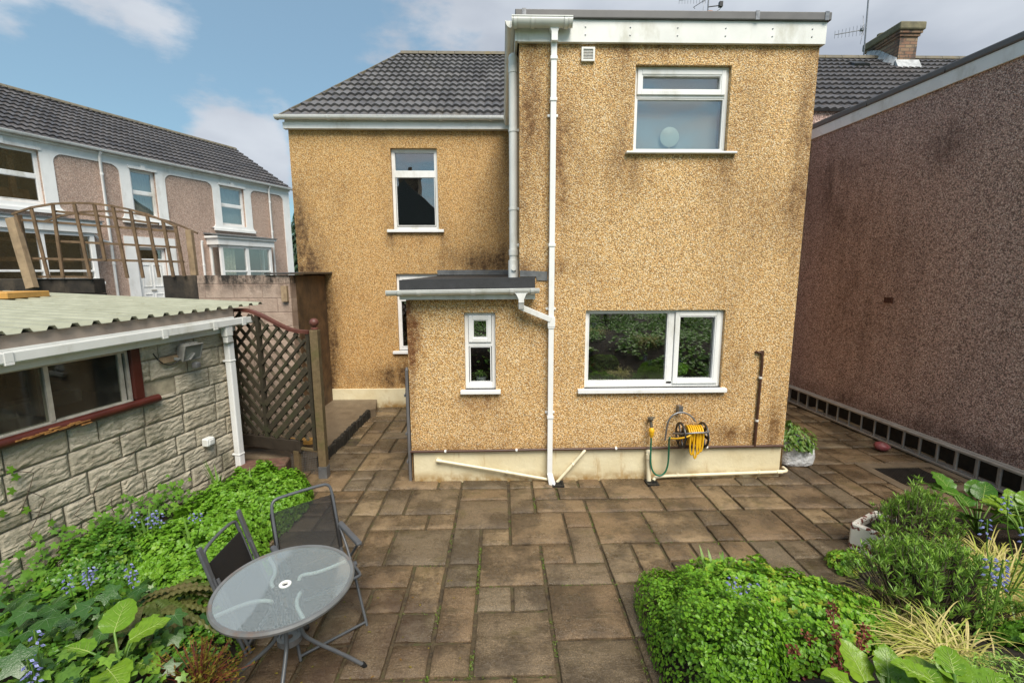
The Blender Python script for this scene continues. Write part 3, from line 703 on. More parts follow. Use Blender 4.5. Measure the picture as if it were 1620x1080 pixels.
# extension roof edge
mb = MB(); mb.box(.20, 3.665, 0, .045, 5.175, 5.405, E_); mb.box(3.62, 3.665, -3.3, 0, 5.175, 5.405, E_); mb.box(.17, .20, -3.3, .045, 5.18, 5.40, E_)
fa = mb.build('fascia', m_fascia_moss if False else m_white_st, house, bevel=.004)
for x in (.95, 1.45, 1.98, 2.52, 3.05, 3.5):
    for z in (5.25, 5.33): mb = MB(); mb.lathe([(.0, .0), (.008, .0), (.008, -.004), (0, -.006)], (x, 5.444, z), 8, axis='Y'); mb.build('screw_cap', m_steel, fa)
mb = MB(); mb.box(.17, 3.69, -3.3, .075, 5.407, 5.492, E_); mb.build('coping', m_coping, house, bevel=.008)
for x in (.245, 2.83, 3.61): mb = MB(); mb.box(x, x+.045, .0752, .081, 5.405, 5.496, E_); mb.build('coping_clip', m_steel, house)
# short gutter length with its outlet, and the side gutter
mb = MB(); gutter(mb, .13, .79, .125, 5.365, .066, E_, deep=1.3)
for x in (.15, .34, .70): gutter(mb, x, x+.04, .125, 5.362, .072, E_, deep=1.3)
fnS = lambda a, o, z: V((.185-o, a, z))
gutter(mb, 5.40, 8.7, .06, 5.36, .06, fnS, deep=1.2)
mb.build('gutter', m_white_st, house)
mb = MB()
mb.prism([(.50, 5.33), (.54, 5.30), (.565, 5.24), (.565, 5.15), (.635, 5.15), (.635, 5.24), (.66, 5.30), (.70, 5.33)], .06, .135, E_)
mb.box(.568, .632, .02, .088, .12, 5.2, E_)
for z in (4.98, 4.55, 2.95, 1.98, .85): mb.box(.560, .640, .002, .096, z, z+.035, E_)
for z in (4.4, 2.2, .9): mb.box(.54, .66, .0, .02, z, z+.03, E_)
mb.hexa([E_(.568, .02, .12), E_(.632, .02, .12), E_(.632, .088, .12), E_(.568, .088, .12)][0:0]+[E_(.60, .06, -.0), E_(.68, .10, -.01), E_(.66, .17, -.01), E_(.585, .13, -.0), E_(.566, .015, .13), E_(.634, .015, .13), E_(.634, .09, .13), E_(.566, .09, .13)])
mb.build('downpipe', m_white, house, bevel=.004)
# soil pipe in the corner
mb = MB(); X, Y = .155, 5.70
mb.tube([(X, Y, 2.52), (X, Y, 5.10)], .052, 16); mb.tube([(X, Y, 2.56), (X, Y, 2.80)], .066, 16); mb.tube([(X, Y, 2.86), (X, Y, 2.93)], .06, 16)
mb.tube([(X, Y, 4.95), (X, Y, 5.06)], .057, 16)
mb.lathe([(0, .075), (.035, .075), (.035, 0)], (X+.0, Y-.02, 2.70), 12, axis='Y'); 
mb.tube([(X, Y-.05, 2.70), (X, Y-.085, 2.70)], .026, 12); mb.tube([(X, Y-.08, 2.70), (X, Y-.09, 2.70)], .03, 12)
mb.tube([(X+.04, Y-.01, 2.98), (X+.12, Y-.03, 2.98)], .022, 10)
for z in (3.4, 4.3): mb.tube([(X, Y, z), (X, Y, z+.03)], .058, 16); mb.box(X+.04, X+.08, Y-.03, Y+.03, z, z+.03)
mb.lathe([(.05, 5.08), (.06, 5.11), (.045, 5.15), (.02, 5.165), (0, 5.17)], (X, Y, 0), 14)
mb.build('soil_pipe', m_white_st, house)
# wall vent
mb = MB(); mb.ring(E_, .915, 1.065, 4.99, 5.135, .02, .0, .03)
for k in range(7): mb.hexa([E_(.935, .004, 5.012+k*.0155), E_(1.045, .004, 5.012+k*.0155), E_(1.045, .022, 5.006+k*.0155), E_(.935, .022, 5.006+k*.0155), E_(.935, .004, 5.018+k*.0155), E_(1.045, .004, 5.018+k*.0155), E_(1.045, .022, 5.012+k*.0155), E_(.935, .022, 5.012+k*.0155)])
mb.build('wall_vent', m_white_st, house)
# porch roof
mb = MB()
mb.hexa([V((-1.20, 5.37, 2.40)), V((.40, 5.37, 2.40)), V((.40, 5.485, 2.40)), V((-1.20, 5.485, 2.40)), V((-1.20, 5.38, 2.565)), V((.40, 5.38, 2.595)), V((.40, 5.485, 2.595)), V((-1.20, 5.485, 2.565))])
mb.hexa([V((-1.20, 5.4852, 2.40)), V((.215, 5.4852, 2.40)), V((.215, 8.84, 2.48)), V((-1.20, 8.84, 2.48)), V((-1.20, 5.4852, 2.565)), V((.215, 5.4852, 2.590)), V((.215, 8.84, 2.61)), V((-1.20, 8.84, 2.59))])
pr_ = mb.build('porch_roof', m_felt, house)
mb = MB(); mb.box(-1.20, .40, .006, .13, 2.335, 2.40, E_); mb.build('fascia', m_white_st, pr_, bevel=.004)
mb = MB()
fnG = lambda a, o, z: V((a, 5.49-o, z+.012*(a+.4)))
gutter(mb, -1.33, .44, .185, 2.455, .055, fnG, deep=1.1)
for x in (-1.2, -.98, -.35, .10, .34): gutter(mb, x, x+.045, .185, 2.453, .061, fnG, deep=1.1)
mb.build('gutter', m_white_st, pr_)
mb = MB()
mb.prism([(.12, 2.43), (.17, 2.40), (.20, 2.34), (.20, 2.30), (.265, 2.30), (.265, 2.34), (.29, 2.40), (.33, 2.43)], .15, .22, E_)
mb.bar(E_(.232, .185, 2.32), E_(.235, .15, 2.235), .065, .065, up=(0, 1, 0))
mb.bar(E_(.215, .135, 2.25), E_(.59, .075, 2.09), .065, .065, up=(0, 1, 0)); mb.box(.556, .644, .0, .1, 2.0, 2.12, E_)
mb.build('downpipe', m_white, house, bevel=.004)
mb = MB(); mb.box(-1.23, .2, .0, .012, 2.575, 2.70, Mn)
for k in range(24):
    a = -1.23+k*.06; mb.hexa([Mn(a, .012, 2.56), Mn(a+.06, .012, 2.56), Mn(a+.06, .09+.02*rnd.random(), 2.61), Mn(a, .09, 2.61), Mn(a, .012, 2.60), Mn(a+.06, .012, 2.60), Mn(a+.06, .09, 2.62), Mn(a, .09, 2.62)])
mb.build('flashing', m_lead, house); mb = MB()
mb.prism([(.225, 2.60), (.36, 2.60), (.42, 2.60), (.43, 2.555), (.555, 2.55), (.555, 2.66), (.225, 2.675)], .0, .012, E_)
mb.build('flashing', m_lead, house)
# pipes on the plinth
def clips(mb, pts, r, d=V((0, -1, 0))):
    for p in pts:
        mb.tube([V(p)+V((-.012, 0, 0)), V(p)+V((.012, 0, 0))], r, 10); mb.box(p[0]-.01, p[0]+.01, p[1], 5.49, p[2]-.012, p[2]+.012)
mb = MB()
mb.tube([(-1.16, 5.468, .415), (-.3, 5.466, .418), (.5, 5.466, .424), (1.8, 5.466, .428), (3.62, 5.468, .436)], .017, 10)
mb.tube(arc([(3.24, 5.462, .43), (3.245, 5.462, 1.2), (3.255, 5.462, 1.655), (3.18, 5.465, 1.66)]), .016, 10); mb.tube([(3.18, 5.465, 1.66), (3.17, 5.50, 1.66)], .016, 10)
mb.tube([(3.244, 5.462, 1.62), (3.24, 5.462, 1.68)], .021, 10)
bp = mb.build('supply_pipe', m_brownpipe, house)
for c_ in [(-.72, 5.466, .416), (.18, 5.466, .421), (1.45, 5.466, .427), (2.62, 5.466, .431)]:
    mb = MB(); clips(mb, [c_], .021); mb.build('pipe_clip', m_rim, bp)
for z in (.78, 1.34): mb = MB(); mb.tube([(3.243, 5.462, z-.012), (3.243, 5.462, z+.012)], .021, 10); mb.box(3.233, 3.253, 5.462, 5.49, z-.01, z+.01); mb.build('pipe_clip', m_rim, bp)
mb = MB(); mb.tube([(-.82, 5.50, .30), (-.82, 5.455, .30)], .021, 12); mb.tube([(-.82, 5.455, .30), (-.1, 5.45, .165), (.60, 5.44, .03)], .018, 12); mb.tube([(-.835, 5.455, .303), (-.77, 5.455, .291)], .023, 12)
clips(mb, [(.06, 5.45, .135)], .024); mb.build('waste_pipe', m_cream_pipe, house)
mb = MB(); mb.tube(arc([(1.06, 5.50, .415), (1.05, 5.452, .41), (.96, 5.452, .30), (.68, 5.43, -.02)]), .019, 12); clips(mb, [(.90, 5.446, .23)], .025); mb.build('waste_pipe', m_cream_pipe, house)
mb = MB(); mb.tube(arc([(1.865, 5.51, .385), (1.865, 5.44, .385), (1.872, 5.435, .2), (1.88, 5.43, -.02)]), .030, 12); mb.tube([(1.865, 5.436, .30), (1.866, 5.436, .36)], .036, 12); mb.build('waste_pipe', m_cream_pipe, house)
mb = MB(); mb.tube(arc([(1.93, 5.40, .02), (1.96, 5.44, .055), (2.4, 5.45, .062), (3.60, 5.45, .09), (3.70, 5.46, .095), (3.70, 5.56, .10)]), .020, 12); clips(mb, [(2.26, 5.45, .062), (3.32, 5.45, .086)], .026)
mb.tube([(3.55, 5.45, .089), (3.62, 5.45, .09)], .026, 12); mb.build('waste_pipe', m_cream_pipe, house)
for gx_ in (.70, 1.90):
    g = thing('drain_gully', 'small black gully grate at the foot of the white downpipe' if gx_ < 1 else 'small black gully grate below the green hose loop', 'drain', (gx_, 5.38, 0), 0, 'gullies along the plinth')
    mb = MB(); mb.ring(lambda a, o, z: V((a, z, o)), gx_-.075, gx_+.075, 5.30, 5.45, .02, -.01, .012)
    for k in range(5): mb.box(gx_-.055, gx_+.055, 5.325+k*.022, 5.335+k*.022, -.008, .008)
    mb.build('grate', m_black, g)
    mb = MB(); mb.quad(V((gx_-.056, 5.32, -.006)), V((gx_+.056, 5.32, -.006)), V((gx_+.056, 5.43, -.006)), V((gx_-.056, 5.43, -.006))); mb.build('sump', m_dark, g)
# chimney of this house, only its pot shows over the flat roof
mb = MB(); mb.box(5.0, 5.8, 12.1, 13.0, 7.4, 8.75); ch = mb.build('chimney', m_brick, house)
mb = MB(); mb.lathe([(.15, 8.75), (.16, 8.8), (.125, 8.85), (.12, 9.10), (.15, 9.13), (.15, 9.19), (.11, 9.19), (.10, 8.9)], (5.34, 12.6, 0), 16); mb.build('chimney_pot', m_terra, ch)

def yagi(name, label, base, top, boom0, boom1, n, el, arms=True, extra=False):
    t = thing(name, label, 'aerial', base, 0, 'rooftop aerials')
    mb = MB(); mb.tube([base, top], .018, 8); mb.build('mast', m_steel, t)
    mb = MB(); b0, b1 = V(boom0), V(boom1); mb.tube([b0, b1], .010, 6); d = (b1-b0); side = V((0, 0, 1)) if el == 'v' else V((.25, .97, 0))
    for i in range(n):
        p = b0+d*(i/(n-1)); r = .09+.05*i/n; mb.tube([p-side*r, p+side*r], .005, 5)
    mb.tube([b1-d*.08+side*.22+V((0, 0, .12)), b1-d*.02, b1-d*.08+side*.22+V((0, 0, -.12))], .006, 5); mb.tube([b1-d*.08-side*.22+V((0, 0, .12)), b1-d*.02, b1-d*.08-side*.22+V((0, 0, -.12))], .006, 5)
    mb.box(b1.x-.09, b1.x-.02, b1.y-.04, b1.y+.04, b1.z-.03, b1.z+.03)
    mb.build('antenna', m_steel, t)
    return t
a = yagi('tv_aerial', 'small aerial over the middle of the flat roof coping', (5.40, 12.75, 8.74), (5.40, 12.75, 10.0), (4.62, 12.7, 9.55), (5.3, 12.7, 9.62), 10, 'v')
mb = MB(); mb.tube([(5.40, 12.74, 9.42), (5.72, 12.7, 9.44)], .012, 6); mb.tube([(5.35, 12.7, 9.6), (4.98, 12.65, 9.36), (5.02, 12.65, 9.33)], .008, 5); mb.tube([(5.72, 12.7, 9.52), (5.70, 12.7, 9.36), (5.5, 12.68, 9.22)], .008, 5); mb.box(5.66, 5.75, 12.66, 12.74, 9.40, 9.52); mb.build('bracket', m_black, a)
yagi('tv_aerial', 'tall mast with rod aerial beside the brick chimney', (9.53, 12.6, 8.02), (9.47, 12.6, 10.3), (8.70, 12.6, 8.72), (9.46, 12.6, 8.85), 9, 'v')

# ------------------------------------------------------------ NEIGHBOUR ON THE RIGHT
nb = thing('terraced_house', 'dark brown pebbledashed neighbour house with grey tiled roof and brick chimney', 'house', (6.2, 8.85, 0))
Ns = lambda y, o, z: V((6.2-o-.035*(y-7), y, z))
mb = MB(); wallf(mb, Ns, 2.0, 9.24, .27, 5.24); mb.quad(V((6.2+.17, 2.0, 0)), V((11, 2.0, 0)), V((11, 2.0, 5.3)), V((6.2+.17, 2, 5.3)))
mb.build('wall', m_peb_brown, nb)
mb = MB(); mb.box(2.0, 9.24, -.25, -.03, -.05, .28, Ns); mb.build('plinth', m_moss, nb)
mb = MB(); mb.quad(V((5.2, 9.26, -.05)), V((12, 9.26, -.05)), V((12, 9.26, 5.76)), V((5.2, 9.26, 5.76))); mb.quad(V((5.2, 8.86, -.05)), V((5.2, 9.26, -.05)), V((5.2, 9.26, 5.7)), V((5.2, 8.86, 5.4))); mb.build('wall', m_peb_brown, nb)
def nz_(y): return 5.225+.03*(y-5.6)/3.8
mb = MB()
def strip(mb, z0, z1, o0, o1):
    mb.hexa([Ns(1.9, o0, nz_(1.9)+z0), Ns(9.24, o0, nz_(9.24)+z0), Ns(9.24, o1, nz_(9.24)+z0), Ns(1.9, o1, nz_(1.9)+z0), Ns(1.9, o0, nz_(1.9)+z1), Ns(9.24, o0, nz_(9.24)+z1), Ns(9.24, o1, nz_(9.24)+z1), Ns(1.9, o1, nz_(1.9)+z1)])
strip(mb, -.045, .135, .0, .03); mb.build('fascia', m_white, nb, bevel=.004)
mb = MB(); strip(mb, .137, .235, -.25, .055); mb.build('coping', m_coping, nb, bevel=.02)
mb = MB()
for y in (3.4, 5.0, 6.6, 7.9): mb.hexa([Ns(y, .0555, nz_(y)+.13), Ns(y+.012, .0555, nz_(y)+.13), Ns(y+.012, .06, nz_(y)+.13), Ns(y, .06, nz_(y)+.13), Ns(y, .0, nz_(y)+.240), Ns(y+.012, .0, nz_(y)+.240), Ns(y+.012, .05, nz_(y)+.24), Ns(y, .05, nz_(y)+.24)])
mb.build('coping_joint', m_dark, nb)
mb = MB(); mb.quad(Ns(1.9, 0, 5.36), Ns(9.24, 0, 5.40), V((12, 9.24, 5.4)), V((12, 1.9, 5.36))); mb.build('flat_roof', m_felt, nb)
m_redvent = plain('red_air_brick', (.10, .042, .03), .8, .3, 30)
mb = MB(); mb.ring(Ns, 7.02, 7.18, 2.15, 2.24, .015, -.01, .015)
for k in range(5): mb.box(7.035+.028*k, 7.05+.028*k, -.005, .01, 2.165, 2.225, Ns)
mb.box(7.02, 7.18, -.01, -.004, 2.15, 2.24, Ns); mb.build('air_brick', m_redvent, nb)
fnR2 = lambda u, v, h: V((u, 8.68, 5.34))+vs_*v+nh*h
mb = MB(); tile_roof(mb, fnR2, lambda v: 5.215, 12.6, SLR, .326, .152, i0=2); mb.quad(fnR2(5.21, .66, 0), fnR2(12.6, .66, 0), fnR2(12.6, SLR, 0), fnR2(5.21, SLR, 0))
mb.quad(V((5.21, top.y, top.z-.02)), V((12.6, top.y, top.z-.02)), V((12.6, 16.2, 5.2)), V((5.21, 16.2, 5.2)))
nr_ = mb.build('roof', m_tile2, nb)
mb = MB()
for i in range(17):
    a = 5.23+7.4*i/17; b = 5.23+7.4*(i+1)/17-.008
    pts = [V((0, .13*math.cos(t), .11*math.sin(t))) for t in [math.pi*k/8 for k in range(9)]]
    P = [V((a, top.y, top.z-.03))+p for p in pts]+[V((b, top.y, top.z-.03))+p for p in pts]
    mb.add(P, [(k, k+1, k+10, k+9) for k in range(8)], 0, True)
mb.build('ridge', m_ridge, nr_)
mb = MB(); p0 = fnR2(8.6, 3.75, .05); mb.hexa([p0, p0+V((.42, 0, 0)), p0+V((.42, .28, .18)), p0+V((0, .28, .18)), p0+nh*.07+V((.03, .02, 0)), p0+nh*.07+V((.39, .02, 0)), p0+nh*.05+V((.42, .28, .18)), p0+nh*.05+V((0, .28, .18))]); mb.build('roof_vent', m_black, nr_)
mb = MB(); mb.box(9.72, 10.16, 11.73, 12.72, 7.2, 8.28); mb.box(9.69, 10.19, 11.70, 12.75, 8.28, 8.34); mb.box(9.66, 10.22, 11.67, 12.78, 8.34, 8.40)
ch = mb.build('chimney', m_brick, nr_)
mb = MB(); mb.box(9.62, 10.26, 11.63, 12.82, 8.40, 8.58); mb.lathe([(.1, 8.58), (.09, 8.70), (.06, 8.70)], (9.85, 12.5, 0), 12); mb.build('chimney_cap', m_capstone, ch, bevel=.03)
mb = MB()
for k in range(7):
    y = 11.75+k*.13; z = 5.34+(y-8.68)*.727+.12; mb.hexa([V((9.62, y, z-.06)), V((9.717, y, z-.02)), V((9.717, y+.13, z+.06)), V((9.62, y+.13, z+.02)), V((9.70, y, z+.10)), V((9.718, y, z+.12)), V((9.718, y+.11, z+.20)), V((9.70, y+.11, z+.18))])
mb.hexa([V((9.66, 11.60, 7.52)), V((10.25, 11.60, 7.52)), V((10.25, 11.728, 7.62)), V((9.66, 11.728, 7.62)), V((9.66, 11.62, 7.56)), V((10.25, 11.62, 7.56)), V((10.25, 11.728, 7.76)), V((9.66, 11.728, 7.76))])
mb.build('flashing', plain('bright_lead', (.42, .43, .44), .5, .3, 10), ch)

# ------------------------------------------------------------ HOUSE ACROSS THE STREET
A0 = V((-11.64, 11.42, 0)); hd = V((.3806, .9247, 0)); hn = V((.9247, -.3806, 0))
LH = lambda s, o, z: A0+hd*s+hn*o+V((0, 0, z))
lh = thing('rendered_house', 'pale pink pebbledashed house with white painted bands and grey tiled roof across the street', 'house', LH(3, 0, 1.0))
SL, SR = -4.6, 8.2
W0 = (-.75, .62, 4.36, 5.66); W1 = (2.58, 3.26, 4.30, 5.64); W2 = (5.28, 6.20, 4.30, 5.64); DR = (2.50, 3.32, 1.0, 3.42); B1 = (4.80, 6.75, 2.1, 3.6); B0 = (-1.6, 1.25, 2.1, 3.72)
mb = MB(); wallf(mb, LH, SL, SR, 1.0, 5.95, [W0, W1, W2, DR])
mb.quad(LH(SR, 0, 1), LH(SR, -5.6, 1), LH(SR, -5.6, 5.95), LH(SR, 0, 5.95)); mb.add([LH(SR, 0, 5.95), LH(SR, -5.6, 5.95), LH(SR, -2.8, 7.7)], [(0, 1, 2)])
mb.quad(LH(SL, 0, 1), LH(SL, -5.6, 1), LH(SL, -5.6, 5.95), LH(SL, 0, 5.95)); mb.quad(LH(SL, -5.6, 1), LH(SR, -5.6, 1), LH(SR, -5.6, 5.95), LH(SL, -5.6, 5.95))
mb.build('wall', m_peb_pink, lh)
# white painted frieze, quoins and window surrounds, the corners scooped
mb = MB(); t_ = .03
mb.box(SL, SR, .001, t_, 5.66, 5.93, LH); mb.box(SR-.3, SR, .001, t_, 1.0, 5.66, LH)
def scoop(cx, cz, sx, sz, r=.22):
    pts = [(cx, cz)]+[(cx+sx*(r-r*math.cos(a)), cz+sz*(r-r*math.sin(a))) for a in [math.pi/2*k/6 for k in range(7)]]
    mb.prism(pts, .001, t_, LH)
def surround(w, e=.26):
    a0, a1, z0, z1 = w
    mb.box(a0-e, a0, .001, t_, z0-.12, 5.66, LH); mb.box(a1, a1+e, .001, t_, z0-.12, 5.66, LH)
    if z1 < 5.66: mb.box(a0, a1, .001, t_, z1, 5.66, LH)
    mb.box(a0-e-.06, a1+e+.06, .001, t_+.05, z0-.2, z0-.12, LH); mb.box(a0, a1, .001, t_, z0-.12, z0, LH)
    scoop(a0-e, 5.66, -1, -1); scoop(a1+e, 5.66, 1, -1); scoop(a0-e, z0-.12, -1, 1, .16); scoop(a1+e, z0-.12, 1, 1, .16)
    # label mould with keystone
    mb.box(a0-.04, a1+.04, t_, t_+.03, z1+.0, z1+.07, LH); mb.box((a0+a1)/2-.06, (a0+a1)/2+.06, t_+.001, t_+.05, z1, z1+.16, LH)
for w in (W0, W1, W2): surround(w)
scoop(SR-.3, 5.66, -1, -1)
mb.box(2.22, 2.50, .001, t_, 1.0, 3.72, LH); mb.box(3.32, 3.62, .001, t_, 1.0, 3.72, LH); mb.box(2.5, 3.32, .001, t_, 3.42, 3.72, LH)
mb.build('painted_bands', m_wpaint, lh)
for w, ml in ((W0, None), (W1, None), (W2, None)):
    a0, a1, z0, z1 = w; zm = z0+(z1-z0)*.52
    window(lh, LH, a0, a1, z0, z1, [(a0+.07, a1-.07, zm+.05, z1-.07, False), (a0+.07, a1-.07, z0+.08, zm-.05, False)], None, .07, .07, mull=[(a0+.07, a1-.07, zm-.05, zm+.05)])
    room(lh, LH, *w, mat=m_room)
m_warm = plain('warm_wood_interior', (.20, .10, .04), .7, .4, 3)
mb = MB(); mb.box(.2, .3, -.5, -.4, 4.3, 5.5, LH); mb.box(-.8, .6, -.7, -.6, 4.3, 4.75, LH); mb.build('furniture', m_warm, lh)
mb = MB()
for w in (W1, W2):
    for i in range(20):
        a = w[0]+(w[1]-w[0])*i/20; b = w[0]+(w[1]-w[0])*(i+1)/20
        mb.quad(LH(a, -.22-.01*(i % 2), w[2]), LH(b, -.22-.01*((i+1) % 2), w[2]), LH(b, -.22-.01*((i+1) % 2), w[3]), LH(a, -.22-.01*(i % 2), w[3]))
mb.build('net_curtain', m_pale_sheet, lh)
# front door with fanlight
mb = MB(); mb.ring(LH, 2.5, 3.32, 1.0, 3.42, .07, -.13, -.06); mb.box(2.57, 3.25, -.13, -.06, 3.02, 3.09, LH)
dr = mb.build('door_frame', m_white, lh)
mb = MB(); mb.box(2.57, 3.25, -.12, -.075, 1.05, 3.02, LH)
for (a, b, c, d) in ((2.64, 2.88, 2.25, 2.92), (2.94, 3.18, 2.25, 2.92), (2.64, 2.88, 1.2, 2.05), (2.94, 3.18, 1.2, 2.05)): mb.ring(LH, a, b, c, d, .025, -.075, -.06)
mb.build('door', m_white, dr)
mb = MB(); mb.box(2.83, 2.98, -.06, -.045, 2.13, 2.17, LH); mb.build('letterbox', m_alu, dr)
mb = MB(); mb.box(2.57, 3.25, -.11, -.10, 3.09, 3.35, LH); mb.build('fanlight', m_glass, dr)
room(lh, LH, *DR, mat=m_dark)
# bays
def bay(s0, s1, z1, zr, ns, cur):
    mb = MB(); mb.box(s0-.05, s1+.05, 0, .52, 1.0, 2.45, LH); b = mb.build('bay_window', m_peb_pink, lh)
    fnb = lambda a, o, z: LH(a, .5+o, z)
    mb = MB(); mb.ring(fnb, s0, s1, 2.45, z1, .09, -.09, 0)
    step = (s1-s0)/ns
    for i in range(1, ns): mb.box(s0+step*i-.055, s0+step*i+.055, -.09, -.002, 2.54, z1-.09, fnb)
    mb.box(s0+.09, s1-.09, -.088, -.004, 2.70, 2.75, fnb)
    for s in (s0, s1): mb.box(s-.03, s+.03, -.5, -.42, 2.45, z1, fnb); mb.box(s-.03, s+.03, -.42, -.1, 2.45, 2.53, fnb); mb.box(s-.03, s+.03, -.42, -.1, z1-.08, z1, fnb)
    mb.box(s0-.1, s1+.1, -.5, .06, z1+.002, z1+.22, fnb); mb.box(s0-.16, s1+.16, -.5, .12, z1+.22, z1+.29, fnb); mb.box(s0-.08, s1+.08, -.02, .08, 2.38, 2.449, fnb)
    mb.build('frame', m_wpaint, b)
    mb = MB(); mb.hexa([LH(s0-.18, 0, zr), LH(s1+.18, 0, zr), LH(s1+.18, .66, z1+.292), LH(s0-.18, .66, z1+.292), LH(s0-.18, 0, zr+.05), LH(s1+.18, 0, zr+.05), LH(s1+.18, .66, z1+.32), LH(s0-.18, .66, z1+.32)]); mb.build('roof', m_lead, b)
    mb = MB(); mb.box(s0+.05, s1-.05, -.06, -.05, 2.5, z1-.05, fnb)
    for s in (s0, s1): mb.box(s-.005, s+.005, -.42, -.1, 2.53, z1-.08, fnb)
    mb.build('pane', m_glass, b)
    mb = MB(); mb.box(s0+.1, s1-.1, -.9, -.499, 2.46, z1, fnb); mb.build('room', m_dark if cur == 0 else m_room, b)
    mb = MB()
    if cur:
        for i in range(8):
            a = s0+.14+i*.06; mb.quad(fnb(a, -.16-.03*(i % 2), 2.5), fnb(a+.06, -.16-.03*((i+1) % 2), 2.5), fnb(a+.06, -.16-.03*((i+1) % 2), z1-.05), fnb(a, -.16-.03*(i % 2), z1-.05))
        mb.build('curtain', m_curtain, b)
    else:
        mb.box(s0+.2, s1-.3, -.45, -.40, 2.95, 3.05, fnb); mb.box(s0+.2, s1-.3, -.45, -.40, 3.42, 3.5, fnb); mb.build('shelf', m_warm, b)
bay(4.75, 6.75, 3.60, 3.95, 2, 1); bay(-1.9, 1.28, 3.70, 4.02, 3, 0)
# roof, gutter, downpipes
lv = V((-hn.x*2.8, -hn.y*2.8, 1.72)).normalized(); ln = (hn*1.72+V((0, 0, 2.8))).normalized()
fnL = lambda u, v, h: LH(u, .18, 5.90)+lv*v+ln*h
SLL = 3.50
mb = MB(); tile_roof(mb, fnL, lambda v: SL, SR+.08, SLL, .30, .152, seg=4); mb.quad(fnL(SL, 0, 0), fnL(SR+.08, 0, 0), fnL(SR+.08, SLL, 0), fnL(SL, SLL, 0))
tp = fnL(0, SLL, 0); mb.quad(fnL(SL, SLL, 0), fnL(SR+.08, SLL, 0), LH(SR+.08, -5.8, 5.9), LH(SL, -5.8, 5.9))
lr = mb.build('roof', m_tile2, lh)
mb = MB()
for i in range(28):
    a = SL+(SR+.08-SL)*i/28; b = SL+(SR+.08-SL)*(i+1)/28-.008; c0 = fnL(a, SLL, 0); c1 = fnL(b, SLL, 0)
    pts = [hn*.13*math.cos(t)+V((0, 0, .10*math.sin(t))) for t in [math.pi*k/8 for k in range(9)]]
    P = [c0+p for p in pts]+[c1+p for p in pts]; mb.add(P, [(k, k+1, k+10, k+9) for k in range(8)], 0, True)
mb.build('ridge', m_ridge, lr)
mb = MB(); gutter(mb, SL, SR+.1, .17, 5.965, .06, LH); mb.box(SL, SR, .032, .10, 5.86, 5.93, LH); mb.build('gutter', m_wpaint, lh)
for s, z0, z1 in ((1.86, 1.0, 5.90), (7.22, 1.0, 5.90), (4.42, 1.0, 3.72)):
    mb = MB(); mb.tube([LH(s, .09, z0), LH(s, .09, z1-.1), LH(s, .17 if z1 > 5 else .12, z1)], .035, 10)
    for z in (1.6, 2.9, 4.2, 5.3):
        if z < z1: mb.tube([LH(s, .09, z), LH(s, .09, z+.06)], .043, 10)
    mb.build('downpipe', m_white, lh)
mb = MB(); mb.tube([LH(1.28, .45, 3.70), LH(1.5, .3, 3.55), LH(1.86, .1, 3.50)], .03, 8); mb.build('downpipe', m_white, lh)
mb = MB(); mb.box(4.1, 4.2, .0, .06, 2.55, 2.65, LH); mb.build('doorbell', m_black, lh)

# small gable house and conifer seen in the gap
sg = thing('distant_house', 'small pink gabled house glimpsed in the gap left of the ochre house', 'house', (-10.2, 27.6, 1.0))
mb = MB(); mb.box(-11.6, -9.2, 27.6, 31, 1.0, 4.6); mb.add([V((-11.6, 27.6, 4.6)), V((-9.2, 27.6, 4.6)), V((-10.4, 27.6, 5.8))], [(0, 1, 2)]); mb.build('wall', m_peb_pink, sg)
mb = MB(); mb.bar((-11.9, 27.5, 4.5), (-10.4, 27.5, 5.95), .3, .14); mb.bar((-8.9, 27.5, 4.5), (-10.4, 27.5, 5.95), .3, .14); mb.build('bargeboard', m_wpaint, sg)
mb = MB(); mb.quad(V((-11.95, 27.6, 4.55)), V((-10.4, 27.6, 6.0)), V((-10.4, 31, 6.0)), V((-11.95, 31, 4.55))); mb.quad(V((-8.85, 27.6, 4.55)), V((-10.4, 27.6, 6.0)), V((-10.4, 31, 6.0)), V((-8.85, 31, 4.55))); mb.build('roof', m_tile2, sg)
